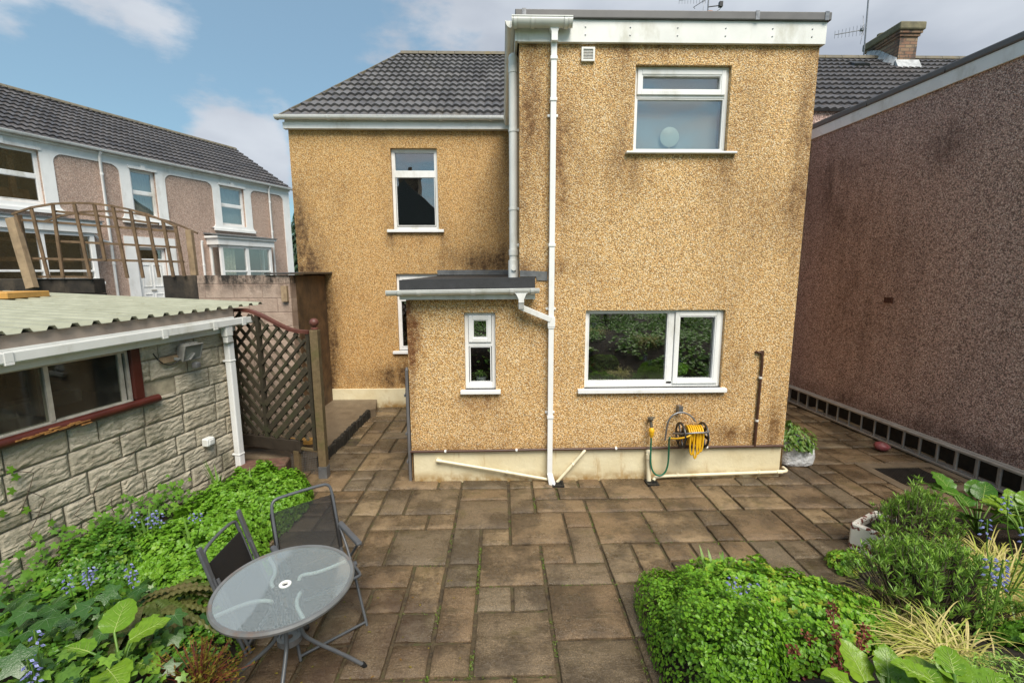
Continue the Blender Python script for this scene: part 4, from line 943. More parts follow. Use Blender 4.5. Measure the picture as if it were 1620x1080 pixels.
def leaf(mb, p, nrm, d, Ln, Wd, kind='lance', mi=0):
    nrm = V(nrm).normalized(); t = V(d)-nrm*V(d).dot(nrm)
    if t.length < 1e-3: t = nrm.orthogonal()
    t.normalize(); b = nrm.cross(t); p = V(p)
    if kind == 'lance':
        mb.add([p, p+t*Ln*.45+b*Wd/2+nrm*Ln*.06, p+t*Ln-nrm*Ln*.10, p+t*Ln*.45-b*Wd/2+nrm*Ln*.06, p+t*Ln*.5], [(0, 1, 4), (1, 2, 4), (2, 3, 4), (3, 0, 4)], mi)
    elif kind == 'lobed':
        n = 12; P = [p-nrm*Ln*.06]; c = p
        for k in range(n):
            a = math.pi*(-.88+1.76*k/(n-1)); r = Ln*.5*(1. if k % 2 == 0 else .72)
            P.append(c+(t*math.cos(a)+b*math.sin(a)*Wd/Ln)*r+nrm*(.06*Ln*math.cos(3*a)))
        mb.add(P, [(0, i, i+1) for i in range(1, n)], mi)
    elif kind == 'ivy':
        pr = [(-2.5, .55), (-2.0, .75), (-1.45, .55), (-1.0, .95), (-.5, .62), (0, 1.15), (.5, .62), (1.0, .95), (1.45, .55), (2.0, .75), (2.5, .55)]
        P = [p]+[p+(t*math.cos(a)+b*math.sin(a)*Wd/Ln)*Ln*.55*r-nrm*Ln*.10*r*r for a, r in pr]
        mb.add(P, [(0, i, i+1) for i in range(1, len(pr))], mi, True)
    elif kind == 'oval':
        P = [p, p+t*Ln*.3+b*Wd*.45+nrm*Ln*.05, p+t*Ln*.7+b*Wd*.42+nrm*Ln*.04, p+t*Ln-nrm*Ln*.06, p+t*Ln*.7-b*Wd*.42+nrm*Ln*.04, p+t*Ln*.3-b*Wd*.45+nrm*Ln*.05]
        mb.add(P, [(0, 1, 2, 3), (0, 3, 4, 5)], mi)
def blade(mb, p, d, Ln, w, droop, seg=5, mi=0, tw=0):
    p = V(p); d = V(d).normalized(); side = d.cross(V((0, 0, 1)))
    if side.length < .05: side = V((1, 0, 0))
    side.normalize(); P = []
    for i in range(seg+1):
        s = i/seg; c = p+d*Ln*s-V((0, 0, 1))*droop*Ln*s*s; ww = w*(1-s**2.2)*.5+.0004
        P += [c-side*ww, c+side*ww]
    mb.add(P, [(2*i, 2*i+1, 2*i+3, 2*i+2) for i in range(seg)], mi, True)
cf = thing('conifer_tree', 'dark green conifer peeping out beside the left corner of the ochre house', 'tree', (-12.5, 29.5, 1.0))
mb = MB(); mb.tube([(-12.5, 29.5, 1.0), (-12.5, 29.5, 7.1)], [.2, .03], 8); mb.build('trunk', lf_twig, cf)
mb = MB()
for i in range(2600):
    z = 2+5.3*rnd.random(); r = (7.5-z)/5.5*1.7*math.sqrt(rnd.random()); a = rnd.random()*6.283; p = V((-12.5+r*math.cos(a), 29.5+r*math.sin(a), z))
    leaf(mb, p, V((math.cos(a), math.sin(a), .8)), V((math.cos(a), math.sin(a), -.5+rnd.random())), .4, .16)
mb.build('crown', lf_conifer, cf)

# ------------------------------------------------------------ GARDEN WALLS ON THE LEFT
gw = thing('garden_wall', 'pink painted block wall with sooty black top meeting the ochre house', 'wall', (-4.4, 7.4, 0))
mb = MB(); mb.box(-4.83, -3.375, 7.36, 7.56, -.05, 2.62); mb.build('wall', m_pinkwall, gw)
mb = MB(); mb.box(-5.36, -4.832, 7.35, 7.57, 2.15, 2.62); mb.box(-5.36, -4.832, 7.35, 7.57, -.05, 2.148); mb.build('end_blocks', m_blackwall, gw, bevel=.015)
mb = MB(); mb.box(-3.62, -3.37, 7.565, 8.845, -.05, 2.62); mb.build('pier', m_pier, gw, bevel=.03)
mb = MB(); mb.hexa([V((-3.75, 7.32, 2.63)), V((-3.33, 7.32, 2.63)), V((-3.24, 8.84, 2.64)), V((-3.8, 8.84, 2.64)), V((-3.75, 7.32, 2.655)), V((-3.33, 7.32, 2.655)), V((-3.24, 8.84, 2.67)), V((-3.8, 8.84, 2.67))]); mb.build('coping', m_slate, gw)
mb = MB(); mb.box(-3.5, -3.41, 7.30, 7.36, 2.2, 2.45); mb.build('timber_batten', m_wood_lt, gw)
gw2 = thing('garden_wall', 'soot black block wall stub behind the corrugated roof under the wooden arch', 'wall', (-8, 7.4, 0))
mb = MB(); mb.box(-12, -6.42, 7.36, 7.56, -.05, 2.34); mb.box(-12, -6.44, 7.35, 7.57, 2.342, 2.575); mb.build('wall', m_blackwall, gw2, bevel=.012)

# arched trellis
ar = thing('garden_arch', 'broken weathered wooden arch trellis leaning on the black garden wall', 'garden arch', (-6.2, 7.3, 2.57))
Ar = lambda x, z, y=7.30: V((x, y, z))
mb = MB(); mb.bar(Ar(-7.45, 3.49, 7.27), Ar(-7.24, 2.43, 7.20), .13, .09, up=(0, 1, 0)); mb.build('post', m_wood_lt, ar, bevel=.006)
mb = MB(); mb.bar(Ar(-7.50, 3.56, 7.42), Ar(-7.47, 2.58, 7.42), .06, .06, up=(0, 1, 0)); mb.build('post', m_wood_old, ar)
mb = MB(); mb.bar(Ar(-4.93, 3.33, 7.45), Ar(-4.92, 2.62, 7.45), .09, .07, up=(0, 1, 0)); mb.build('post', m_wood_lt, ar, bevel=.006)
sl_ = [((-7.40, 3.57), (-7.28, 2.60)), ((-7.15, 3.65), (-7.07, 2.58)), ((-6.82, 3.70), (-6.85, 2.58)), ((-6.50, 3.71), (-6.43, 2.57)), ((-6.20, 3.70), (-6.17, 2.85)), ((-5.93, 3.67), (-5.86, 2.58)), ((-5.67, 3.61), (-5.62, 2.58)), ((-5.43, 3.55), (-5.37, 2.59)), ((-5.20, 3.45), (-5.15, 2.60)), ((-5.02, 3.36), (-4.98, 2.61))]
for (a, b) in sl_:
    mb = MB(); mb.bar(Ar(*a, 7.28), Ar(*b, 7.30), .045, .022, up=(0, 1, 0)); mb.build('slat', m_wood_old, ar)
for pts in ([(-6.85, 3.60), (-6.2, 3.53), (-5.30, 3.41)], [(-7.36, 3.47), (-6.2, 3.38), (-5.03, 3.29)], [(-6.84, 3.15), (-5.9, 3.10), (-5.0, 3.05)], [(-7.36, 2.89), (-6.2, 2.86), (-4.98, 2.83)], [(-7.30, 2.605), (-6.42, 2.595)]):
    mb = MB()
    for p, q_ in zip(pts, pts[1:]): mb.bar(Ar(*p, 7.325), Ar(*q_, 7.325), .034, .022, up=(0, 1, 0))
    mb.build('rail', m_wood_old, ar)
for y, dz in ((7.275, 0), (7.75, -.06)):
    mb = MB(); pp = [(-7.44, 3.55), (-7.15, 3.645), (-6.82, 3.70), (-6.5, 3.715), (-6.2, 3.705), (-5.93, 3.67), (-5.67, 3.615), (-5.43, 3.55), (-5.2, 3.455), (-5.0, 3.36)]
    for p, q_ in zip(pp, pp[1:]): mb.bar(Ar(p[0], p[1]+dz, y), Ar(q_[0]+.005, q_[1]+dz, y), .022, .03, up=(0, 0, 1))
    mb.build('bow', m_wood_old, ar)
bd = MB(); fnB = lambda a, b, c: V((-6.35, 6.15, 2.345))+V((math.cos(.15)*a-math.sin(.15)*b, math.sin(.15)*a+math.cos(.15)*b, c))
bd.rbox(-.55, .12, -.35, .3, 0, .075, .008, fnB); tag(bd.build('timber_block', m_wood_yel), 'orange stained flat timber block lying on the corrugated roof', 'timber block')

# ------------------------------------------------------------ GARAGE
G0 = V((-3.48, 5.74, 0)); gd = V((math.sin(R(11.3)), math.cos(R(11.3)), 0)); gn = V((gd.y, -gd.x, 0))
GW = lambda s, o, z: G0+gd*s+gn*o+V((0, 0, z))
ga = thing('block_garage', 'split stone block garage with green corrugated roof and white gutter', 'garage', GW(-2, -1.5, 0))
WN = (-4.0, -1.13, 1.36, 1.93)
mb = MB(); wallf(mb, lambda s, o, z: GW(s, o-.035, z), -5.5, .0, -.05, 1.97, [WN], rev=.16)
mb.quad(GW(0, -.035, 0), GW(0, -4, 0), GW(0, -4, 2.15), GW(0, -.035, 2.15)); mb.quad(GW(-5.5, -.03, 0), GW(-5.5, -4, 0), GW(-5.5, -4, 2.1), GW(-5.5, -.03, 2.1)); mb.quad(GW(-5.5, -4, 0), GW(0, -4, 0), GW(0, -4, 2.3), GW(-5.5, -4, 2.3))
gwall = mb.build('wall', m_mortar, ga)
mb = MB(); BH, BL = .2265, .455
for row in range(9):
    z0 = -.06+row*BH; z1 = z0+BH
    s = 0. ; first = True
    off = (.0, .23, .30, .12)[row % 4]
    s = 0
    cuts = [0., -off] if off > .02 else [0.]
    while cuts[-1] > -5.5: cuts.append(cuts[-1]-(BL if rnd.random() < .8 else BL*.55))
    for a1, a0 in zip(cuts, cuts[1:]):
        zz1 = min(z1, 1.97)
        segs = [(a0, a1)]
        if zz1 > WN[2]-.03 and z0 < WN[3]:
            segs = []
            if a1 > WN[1]+.02: segs.append((max(a0, WN[1]+.012), a1))
            if z0 < WN[2]-.06: segs = [(a0, a1)]; 
        for (p, q_) in segs:
            zt = zz1
            if (zz1 > WN[2] and p < WN[1]-.01): zt = WN[2]-.01
            if q_-p < .05 or zt-z0 < .04: continue
            g = .005; nx_, nz2_ = 20, 14; P = []; seed = rnd.random()*50
            for k in range(nz2_+1):
                for i in range(nx_+1):
                    ss = p+g+(q_-p-2*g)*i/nx_; zz = z0+g+(zt-z0-2*g)*k/nz2_
                    rim = i in (0, nx_) or k in (0, nz2_)
                    rim2 = i in (1, nx_-1) or k in (1, nz2_-1)
                    # chiselled ripples running along the block
                    rp = abs(math.sin(zz*62+3.4*noise.noise(V((ss*6, zz*7, seed)))+1.2*noise.noise(V((ss*19, zz*9, seed)))+seed))**1.3
                    o = -.010 if rim else ((.0 if rim2 else .003)+.010*rp*(.35+1.1*abs(noise.noise(V((ss*7, zz*14, seed+9)))))+.007*noise.noise(V((ss*16, zz*26, seed))))
                    P.append(GW(ss+.004*noise.noise(V((ss*30, zz*30, 1))), o-.012, zz))
            mb.add(P, [(k*(nx_+1)+i, k*(nx_+1)+i+1, (k+1)*(nx_+1)+i+1, (k+1)*(nx_+1)+i) for k in range(nz2_) for i in range(nx_)], 0, False)
mb.build('stone_facing', m_block, gwall)
# window: aluminium slider in a red-brown timber frame
mb = MB(); GWi = lambda s, o, z: GW(s, o, z)
mb.box(-1.225, -1.13, -.10, .012, 1.385, 1.94, GWi); mb.box(-4.0, -1.225, -.10, .0, 1.90, 1.94, GWi)
mb.tube([GWi(-4.2, .02, 1.325), GWi(-1.0, .02, 1.345)], [.042, .042], 10); mb.box(-4.2, -1.0, -.12, .01, 1.31, 1.362, GWi)
wf = mb.build('window_frame', m_redpaint, ga, bevel=.006)
mb = MB()
for i in range(16):   # the rotten stretch of the sill, bare splintered wood
    a = -2.25+i*.032+rnd.uniform(-.01, .01); z = 1.335+rnd.uniform(-.028, .026); mb.hexa([GW(a, .045, z-.006), GW(a+rnd.uniform(.05, .12), .048, z-.003), GW(a+.09, .066, z-.003), GW(a, .066, z-.006), GW(a, .045, z+.006), GW(a+.08, .048, z+.003), GW(a+.08, .066, z+.003), GW(a, .066, z+.006)])
mb.build('splintered_wood', plain('bare_rotten_wood', (.42, .20, .06), .8, .4, 30, dirt=(.12, .06, .03), dscale=14), wf)
mb = MB(); mb.ring(GWi, -3.98, -1.232, 1.365, 1.90, .028, -.07, -.02); mb.box(-1.95, -1.915, -.065, -.012, 1.393, 1.872, GWi); mb.box(-1.32, -1.285, -.06, -.03, 1.393, 1.872, GWi)
mb.box(-3.95, -1.25, -.03, .0, 1.363, 1.385, GWi)
mb.build('window', m_alu, wf)
mb = MB(); mb.box(-1.92, -1.26, -.05, -.045, 1.39, 1.875, GWi); mb.box(-3.96, -1.95, -.036, -.031, 1.39, 1.875, GWi); mb.build('pane', m_glass_dusty, wf)
rm = room(ga, GWi, *WN, o0=-.17, o1=-2.2, mat=m_dark)
mb = MB(); mb.box(-3.8, -1.2, -.9, -.7, 1.0, 1.45, GWi); mb.box(-1.7, -1.6, -.6, -.5, 1.2, 2.0, GWi); mb.build('shelf', plain('dusty_shelf', (.10, .095, .085), .8), ga)
# fascia, soffit strip, gutter (slopes a little)
fz = lambda s: 1.985+.035*s/2.3
fnF = lambda s, o, z: GW(s, o, z+fz(s))
mb = MB(); mb.hexa([fnF(-5.5, 0, -.06), fnF(.10, 0, -.06), fnF(.10, .05, -.06), fnF(-5.5, .05, -.06), fnF(-5.5, 0, .12), fnF(.10, 0, .12), fnF(.10, .05, .12), fnF(-5.5, .05, .12)]); mb.build('fascia', m_white_st, ga, bevel=.004)
mb = MB(); mb.hexa([fnF(-5.5, -.08, .121), fnF(.12, -.08, .121), fnF(.12, .03, .121), fnF(-5.5, .03, .121), fnF(-5.5, -.08, .228), fnF(.12, -.08, .228), fnF(.12, .03, .228), fnF(-5.5, .03, .228)]); mb.build('wall_plate', plain('dirty_pink_board', (.36, .29, .24), .7, .2, 4, dirt=(.16, .12, .09)), ga)
mb = MB(); P = []
for s in (-5.5, .30):
    for (o, z) in ((.055, .10), (.055, .03), (.075, .015), (.15, .015), (.165, .03), (.165, .105), (.155, .105), (.155, .035), (.065, .035), (.065, .10)): P.append(fnF(s, o, z))
mb.add(P, [(i, (i+1) % 10, 10+(i+1) % 10, 10+i) for i in range(10)]); mb.add(P[:10], [tuple(range(10))]); mb.box(.296, .302, .055, .165, .015, .105, fnF)
for s in (-3.5, -2.3, -1.0, -.35, .1): mb.box(s, s+.06, .05, .172, .008, .03, fnF); mb.box(s, s+.06, .166, .172, .03, .11, fnF)
mb.build('gutter', m_white_st, ga, bevel=.003)
mb = MB(); mb.box(-.16, -.05, .075, .155, 1.88, 2.01, GW); mb.hexa([GW(-.15, .08, 1.80), GW(-.02, .06, 1.80), GW(-.02, .13, 1.80), GW(-.15, .15, 1.80), GW(-.15, .08, 1.885), GW(-.06, .08, 1.885), GW(-.06, .15, 1.885), GW(-.15, .15, 1.885)])
mb.box(-.10, -.01, .035, .115, .02, 1.82, GW)
for z in (1.55, .32): mb.box(-.105, -.005, .0, .12, z, z+.03, GW)
mb.build('downpipe', m_white, ga, bevel=.012)
# corrugated roof: trapezoidal ribs running away from the gutter
mb = MB(); prof = [(0, 0), (.07, 0), (.085, .028), (.135, .028), (.15, 0)]; PT = .175
us = []
s = -5.7
while s < .46:
    for a, h in [(0, 0), (.085, 0), (.105, .034), (.150, .034), (.170, 0)]: us.append((s+a, h))
    s += PT
rzf = lambda s, o: fz(s)+.235-.032*o   # rises away from the wall
nu = len(us); P = [GW(s, o, rzf(s, o)+h) for o in (.075, -1.4, -3.0, -4.3) for s, h in us]
mb.add(P, [(r*nu+i, r*nu+i+1, (r+1)*nu+i+1, (r+1)*nu+i) for r in range(3) for i in range(nu-1)])
P2 = [p-V((0, 0, .004)) for p in P[:nu]]; mb.add(P[:nu]+P2, [(i, i+1, nu+i+1, nu+i) for i in range(nu-1)])
ro = mb.build('roof', m_corr, ga)
mb = MB(); mb.hexa([GW(-5.5, -4.2, rzf(-5.5, -4.2)-.12), GW(.2, -4.2, rzf(.2, -4.2)-.12), GW(.2, -.09, rzf(.2, 0)-.12), GW(-5.5, -.09, rzf(-5.5, 0)-.12), GW(-5.5, -4.2, rzf(-5.5, -4.2)-.01), GW(.2, -4.2, rzf(.2, -4.2)-.01), GW(.2, -.09, rzf(.2, 0)-.02), GW(-5.5, -.09, rzf(-5.5, 0)-.02)]); mb.build('rafters', m_dark, ro)
# floodlight
fl = thing('floodlight', 'grey metal floodlight on the garage wall under the gutter', 'floodlight', GW(-.8, 0, 1.78))
mb = MB(); mb.box(-.92, -.70, .0, .05, 1.70, 1.76, GW); mb.build('bracket', m_wood_lt, fl)
fnl = lambda a, b, c: GW(-.66, .10, 1.80)+gd*a+gn*(b+.30*c)+V((0, 0, c-.30*b))
mb = MB(); mb.hexa([fnl(-.08, -.06, -.05), fnl(.08, -.06, -.05), fnl(.115, .05, -.085), fnl(-.115, .05, -.085), fnl(-.08, -.06, .05), fnl(.08, -.06, .05), fnl(.115, .05, .085), fnl(-.115, .05, .085)])
for k in range(7): mb.hexa([fnl(-.078+.024*k, -.055, .04), fnl(-.070+.024*k, -.055, .04), fnl(-.070+.024*k, .04, .07), fnl(-.078+.024*k, .04, .07), fnl(-.078+.024*k, -.055, .07), fnl(-.070+.024*k, -.055, .07), fnl(-.070+.024*k, .04, .098), fnl(-.078+.024*k, .04, .098)])
mb.ring(fnl, -.12, .12, -.09, .09, .016, .0505, .070)
mb.bar(GW(-.80, .05, 1.73), GW(-.70, .12, 1.70), .04, .03); mb.bar(GW(-.70, .12, 1.70), GW(-.64, .13, 1.77), .10, .015)
mb.build('body', plain('grey_cast_aluminium', (.24, .24, .225), .4, .2, 18, metal=.3, dirt=(.12, .11, .09)), fl, bevel=.004)
mb = MB(); mb.box(-.104, .104, .053, .060, -.074, .074, fnl); mb.build('lens', plain('dull_glass', (.20, .21, .19), .12), fl)
mb = MB(); mb.box(-.66, -.60, .12, .19, 1.60, 1.66, GW); mb.build('sensor', m_steel, fl, bevel=.01)
mb = MB(); mb.tube(arc([GW(-.76, .10, 1.72), GW(-.86, .06, 1.66), GW(-.95, .03, 1.72), GW(-1.0, .02, 1.82)]), .006, 6); mb.build('cable', m_black, fl)
sk = thing('outdoor_socket', 'small white socket box screwed to the stone garage wall', 'socket box', GW(-.45, 0, .66))
mb = MB(); mb.rbox(-.515, -.40, .60, .70, .0, .075, .012, lambda a, b, c: GW(a, c, b)); mb.build('box', m_white_st, sk)
mb = MB(); mb.rbox(-.49, -.425, .62, .68, .0755, .085, .006, lambda a, b, c: GW(a, c, b)); mb.build('cover', m_rim, sk)

# ------------------------------------------------------------ TRELLIS SCREEN
ts = thing('trellis_screen', 'green weathered diagonal trellis with wavy red top rail and ball topped post', 'trellis', (-2.35, 5.68, 0))
T0 = V((-2.42, 5.70, 0)); T1 = V((-3.62, 6.10, 0)); tdv = (T1-T0).normalized(); tn = V((-tdv.y, tdv.x, 0)); TL = (T1-T0).length
TP = lambda a, o, z: T0+tdv*a+tn*o+V((0, 0, z))
ztop = lambda a: 1.93+.02*math.sin(a*2)+.24*sm(.15, 1.05, a)
mb = MB(); mb.box(-2.39, -2.29, 5.62, 5.72, .14, 1.95); mb.build('post', m_post, ts, bevel=.008)
mb = MB(); mb.box(-2.395, -2.285, 5.615, 5.725, 0, .16); mb.build('post_shoe', m_steel, ts)
mb = MB(); mb.lathe([(.03, 1.95), (.045, 1.955), (.045, 1.97), (.022, 1.98), (.02, 1.99), (.04, 2.0), (.052, 2.025), (.055, 2.045), (.048, 2.07), (.025, 2.09), (0, 2.095)], (-2.34, 5.67, 0), 18); mb.build('ball_finial', m_rail, ts)
mb = MB()
for i in range(24):
    a0 = TL*i/24; a1 = TL*(i+1)/24; mb.hexa([TP(a0, -.03, ztop(a0)-.035), TP(a1, -.03, ztop(a1)-.035), TP(a1, .03, ztop(a1)-.035), TP(a0, .03, ztop(a0)-.035), TP(a0, -.03, ztop(a0)+.005), TP(a1, -.03, ztop(a1)+.005), TP(a1, .03, ztop(a1)+.005), TP(a0, .03, ztop(a0)+.005)])
mb.build('top_rail', m_rail, ts)
zb = .36
mb = MB(); mb.box(0, .05, -.02, .02, zb, ztop(0)-.03, TP); mb.box(TL-.05, TL, -.02, .02, zb, ztop(TL)-.03, TP); mb.box(.78, .83, -.024, .026, zb+.1, ztop(.8)-.03, TP)
mb.build('stile', m_trellis, ts)
mb = MB(); mb.box(.25, TL, -.03, .03, zb-.06, zb+.10, TP); mb.build('bottom_rail', plain('dark_timber', (.030, .022, .014), .7, .3), ts, bevel=.005)
mb = MB(); mb.box(0, .25, -.015, .015, zb-.02, zb+.01, TP); mb.build('bottom_rail', m_post, ts)
def lathclip(a, z, da, dz, lo=.03, hi=TL-.03):
    """clip a 45-degree lath to the panel"""
    pts = []
    N = 90
    for i in range(N+1):
        t = -2.4+4.8*i/N; aa, zz = a+da*t, z+dz*t
        if lo <= aa <= hi and zb+.1 <= zz <= ztop(aa)-.04: pts.append((aa, zz))
    return (pts[0], pts[-1]) if len(pts) > 2 else None
mbA = MB(); mbB = MB()
up_ = (0, 0, 1)
for k in range(-16, 26):
    c = k*.185
    # wide boards in a V either side of the mid stile, lower part only
    r = lathclip(.40, c, .707, -.707, .05, .78)
    if r: mbA.bar(TP(r[0][0], .014, r[0][1]), TP(r[1][0], .014, r[1][1]), .022, .072 if c < 1.47 else .036, up=up_)
    r = lathclip(1.02, c, .707, .707, .83, TL-.05)
    if r: mbA.bar(TP(r[0][0], .014, r[0][1]), TP(r[1][0], .014, r[1][1]), .022, .072 if c < 1.32 else .036, up=up_)
for k in range(-16, 26):
    c = k*.185
    r = lathclip(.40, c, .707, .707, .05, .78)
    if r: mbB.bar(TP(r[0][0], -.010, r[0][1]), TP(r[1][0], -.010, r[1][1]), .018, .036, up=up_)
    r = lathclip(1.02, c, .707, -.707, .83, TL-.05)
    if r: mbB.bar(TP(r[0][0], -.010, r[0][1]), TP(r[1][0], -.010, r[1][1]), .018, .036, up=up_)
mbA.build('lattice_boards', m_trellis, ts); mbB.build('lattice_laths', m_lath, ts)
# chicken wire below
mb = MB()
for k in range(12): mb.tube([TP(.02, 0, .03+k*.025), TP(.45, .0, .03+k*.025)], .0016, 4)
for k in range(16): mb.tube([TP(.02+k*.027, 0, .02), TP(.02+k*.027, 0, .33)], .0016, 4)
mb.build('wire_mesh', m_steel, ts)
mb = MB(); mb.box(.28, .36, -.04, .04, .0, .32, TP); mb.build('stub_post', m_post, ts)
# low brick steps and a yellow board behind the screen foot
m_rbrick = plain('old_red_brick', (.13, .065, .045), .8, .3, 14, bump=.6, dirt=(.06, .06, .03))
for i, (x, y, rz_, lab) in enumerate([(-2.78, 5.38, .35, 'long worn red brick edging at the corner of the green bed by the post'), (-3.15, 5.72, .2, 'worn red brick step below the dark bottom rail of the trellis')]):
    fnb = lambda a, b, c, x=x, y=y, r=rz_: V((x+a*math.cos(r)-b*math.sin(r), y+a*math.sin(r)+b*math.cos(r), c))
    mb = MB(); mb.rbox(-.30, .30, -.13, .13, -.03, .10+.09*i, .015, fnb); tag(mb.build('brick_step', m_rbrick), lab, 'step', 'brick steps by the trellis')
mb = MB(); mb.rbox(-3.75, -2.75, 6.3, 6.42, .2, .27, .01); tag(mb.build('timber_plank', m_wood_yel), 'yellow plank lying behind the trellis bottom rail', 'plank')

# grey gate folded back against the porch side
gt = thing('side_gate', 'narrow grey gate leaf folded back along the porch corner', 'gate', (-1.19, 5.5, 0))
mb = MB(); mb.box(-1.215, -1.18, 5.56, 6.45, .06, 1.28); mb.add([V((-1.215, 5.56, 1.28)), V((-1.18, 5.56, 1.28)), V((-1.18, 6.45, 1.5)), V((-1.215, 6.45, 1.5)), V((-1.215, 6.45, 1.28)), V((-1.18, 6.45, 1.28))], [(0, 1, 2, 3), (0, 3, 4), (1, 5, 2)]); mb.build('leaf', plain('slate_grey_paint', (.055, .062, .07), .5, .2, 8), gt, bevel=.004)
mb = MB(); mb.box(-1.20, -1.165, 5.51, 5.555, 0, 1.46); mb.tube([(-1.18, 5.53, 1.46), (-1.18, 5.53, 1.49)], [.025, .012], 8); mb.build('stile', m_coping, gt, bevel=.004)
for z in (.25, .62, 1.12): mb = MB(); mb.box(-1.222, -1.205, 5.50, 5.60, z, z+.03); mb.build('hinge', m_steel, gt)

# ------------------------------------------------------------ HOSE REEL, TAP
hr = thing('hose_reel', 'black hose reel with coiled yellow hose hung on the wall below kitchen window', 'hose reel', (2.35, 5.40, .62))
cz, cy = .66, 5.30
def disc(mb, x):
    mb.lathe([(.135, -.008), (.160, -.008), (.160, .008), (.135, .008), (.135, -.008)], (x, cy, cz), 32, axis='X')
    mb.lathe([(0, -.01), (.04, -.01), (.04, .01), (0, .01)], (x, cy, cz), 20, axis='X')
    for k in range(6):
        a = k*math.pi/3; mb.bar(V((x, cy+.03*math.cos(a), cz+.03*math.sin(a))), V((x, cy+.145*math.cos(a), cz+.145*math.sin(a))), .03, .012, up=(1, 0, 0))
for x in (2.205, 2.485):
    mb = MB(); disc(mb, x); mb.build('drum_disc', m_black, hr)
mb = MB(); mb.tube([(2.235, cy, cz), (2.47, cy, cz)], .05, 14); mb.build('drum_core', m_black, hr)
mb = MB()
for r_, xs in ((.07, 8), (.092, 8), (.112, 7)):
    for k in range(xs):
        x = 2.285+k*.165/(xs-1); mb.tube([(x+.010*math.cos(a*1.0), cy+(r_+.004*math.sin(k*3+a))*math.cos(a), cz+(r_+.003*math.cos(k*5+a))*math.sin(a)) for a in [2*math.pi*i/28 for i in range(28)]], .0105, 8, closed=True)
for x, dz in ((2.30, .19), (2.345, .235), (2.38, .18), (2.41, .15)): mb.tube([(x+.02*math.sin(a), cy-.115+.03*math.sin(a)-.02, cz-.02-dz/2+dz/2*math.cos(a)) if False else (x+.024*math.sin(a), cy-.12, cz+.03-dz*.5+(dz*.5+.05)*math.cos(a)) for a in [2*math.pi*i/20 for i in range(20)]], .0105, 8, closed=True)
mb.tube(arc([(2.30, cy-.12, cz+.06), (2.22, cy-.16, cz+.03), (2.12, cy-.08, cz-.02), (2.08, cy-.02, cz-.035)]), .0105, 8)
mb.build('hose', m_yellow, hr)
mb = MB(); mb.tube(arc([(2.06, 5.42, .55), (2.07, 5.40, .78), (2.12, 5.40, .88), (2.24, 5.41, .925), (2.36, 5.40, .88), (2.42, 5.38, .80)]), .011, 8)
mb.tube(arc([(2.14, 5.36, .66), (2.20, 5.17, .72), (2.30, 5.14, .745), (2.46, 5.14, .745), (2.52, 5.20, .74), (2.52, 5.36, .72)]), .011, 8); mb.box(2.21, 2.26, 5.40, 5.49, .90, .99); mb.tube([(2.47, cy, cz), (2.55, cy, cz), (2.55, cy-.05, cz-.06)], .008, 6)
mb.build('frame', m_steel, hr)
tp_ = thing('garden_tap', 'outdoor tap with yellow hose connector left of the hose reel', 'tap', (1.87, 5.42, .72))
mb = MB(); mb.tube([(1.865, 5.50, .80), (1.865, 5.40, .79)], .016, 10); mb.tube([(1.865, 5.405, .80), (1.87, 5.39, .72)], .018, 10); mb.lathe([(.03, 0), (.03, .02), (.01, .035)], (1.865, 5.405, .82), 10); mb.box(1.82, 1.91, 5.395, 5.415, .845, .86); mb.lathe([(.035, -.0), (.035, .01)], (1.865, 5.485, .80), 12, axis='Y'); mb.build('body', plain('dull_brass', (.10, .085, .06), .5, .4), tp_)
mb = MB(); mb.lathe([(.018, .60), (.022, .62), (.030, .63), (.030, .67), (.036, .675), (.036, .70), (.026, .715), (.018, .73)], (1.872, 5.39, 0), 14); mb.build('connector', m_yellow, tp_)
gh = MB(); gh.tube(arc([(1.872, 5.39, .62), (1.872, 5.39, .40), (1.88, 5.385, .20), (1.95, 5.38, .09), (2.05, 5.38, .10), (2.10, 5.38, .22), (2.10, 5.38, .42), (2.085, 5.36, .60), (2.08, 5.30, .625)]), .0115, 8)
tag(gh.build('garden_hose', m_green), 'dark green hose looping from the tap down over the cream plinth', 'hose')

# ------------------------------------------------------------ LADDER, BALL, BAG, DRAIN
ld = thing('extension_ladder', 'long aluminium extension ladder lying on its side along the brown wall', 'ladder', (6.0, 7.0, 0))
lx = lambda y, o: 5.94-.035*(y-7)*1.0+o
m_ladder = plain('dull_aluminium', (.36, .345, .32), .4, .15, 10, metal=.3, dirt=(.22, .20, .17))
for o in (0, .075):
    for z in (.035, .325):
        mb = MB(); mb.hexa([V((lx(4.6, o)-.03, 4.6+o, z-.015)), V((lx(4.6, o)+.03, 4.6+o, z-.015)), V((lx(9.0, o)+.03, 8.9+o, z-.015)), V((lx(9.0, o)-.03, 8.9+o, z-.015)), V((lx(4.6, o)-.03, 4.6+o, z+.015)), V((lx(4.6, o)+.03, 4.6+o, z+.015)), V((lx(9, o)+.03, 8.9+o, z+.015)), V((lx(9, o)-.03, 8.9+o, z+.015))]); mb.build('stile', m_ladder, ld, bevel=.004)
for i in range(17):
    for o, dy in ((0, 0), (.075, .085)):
        y = 4.75+i*.255+dy; mb = MB(); mb.tube([(lx(y, o), y, .055), (lx(y, o), y, .305)], .015, 8); mb.build('rung', m_ladder, ld)
mb = MB(); m_rb = plain('faded_red_plastic', (.20, .045, .05), .45, .35, 14, dirt=(.35, .25, .22), dscale=12)
P = []; nn = 14
for j in range(9):
    for i in range(nn):
        th = math.pi*j/8; a = 2*math.pi*i/nn; r = .10*(1+.16*noise.noise(V((math.cos(a)*1.5, math.sin(a)*1.5, th))))
        P.append((5.68+r*1.05*math.sin(th)*math.cos(a), 6.32+r*math.sin(th)*math.sin(a), .065+r*.62*math.cos(th)))
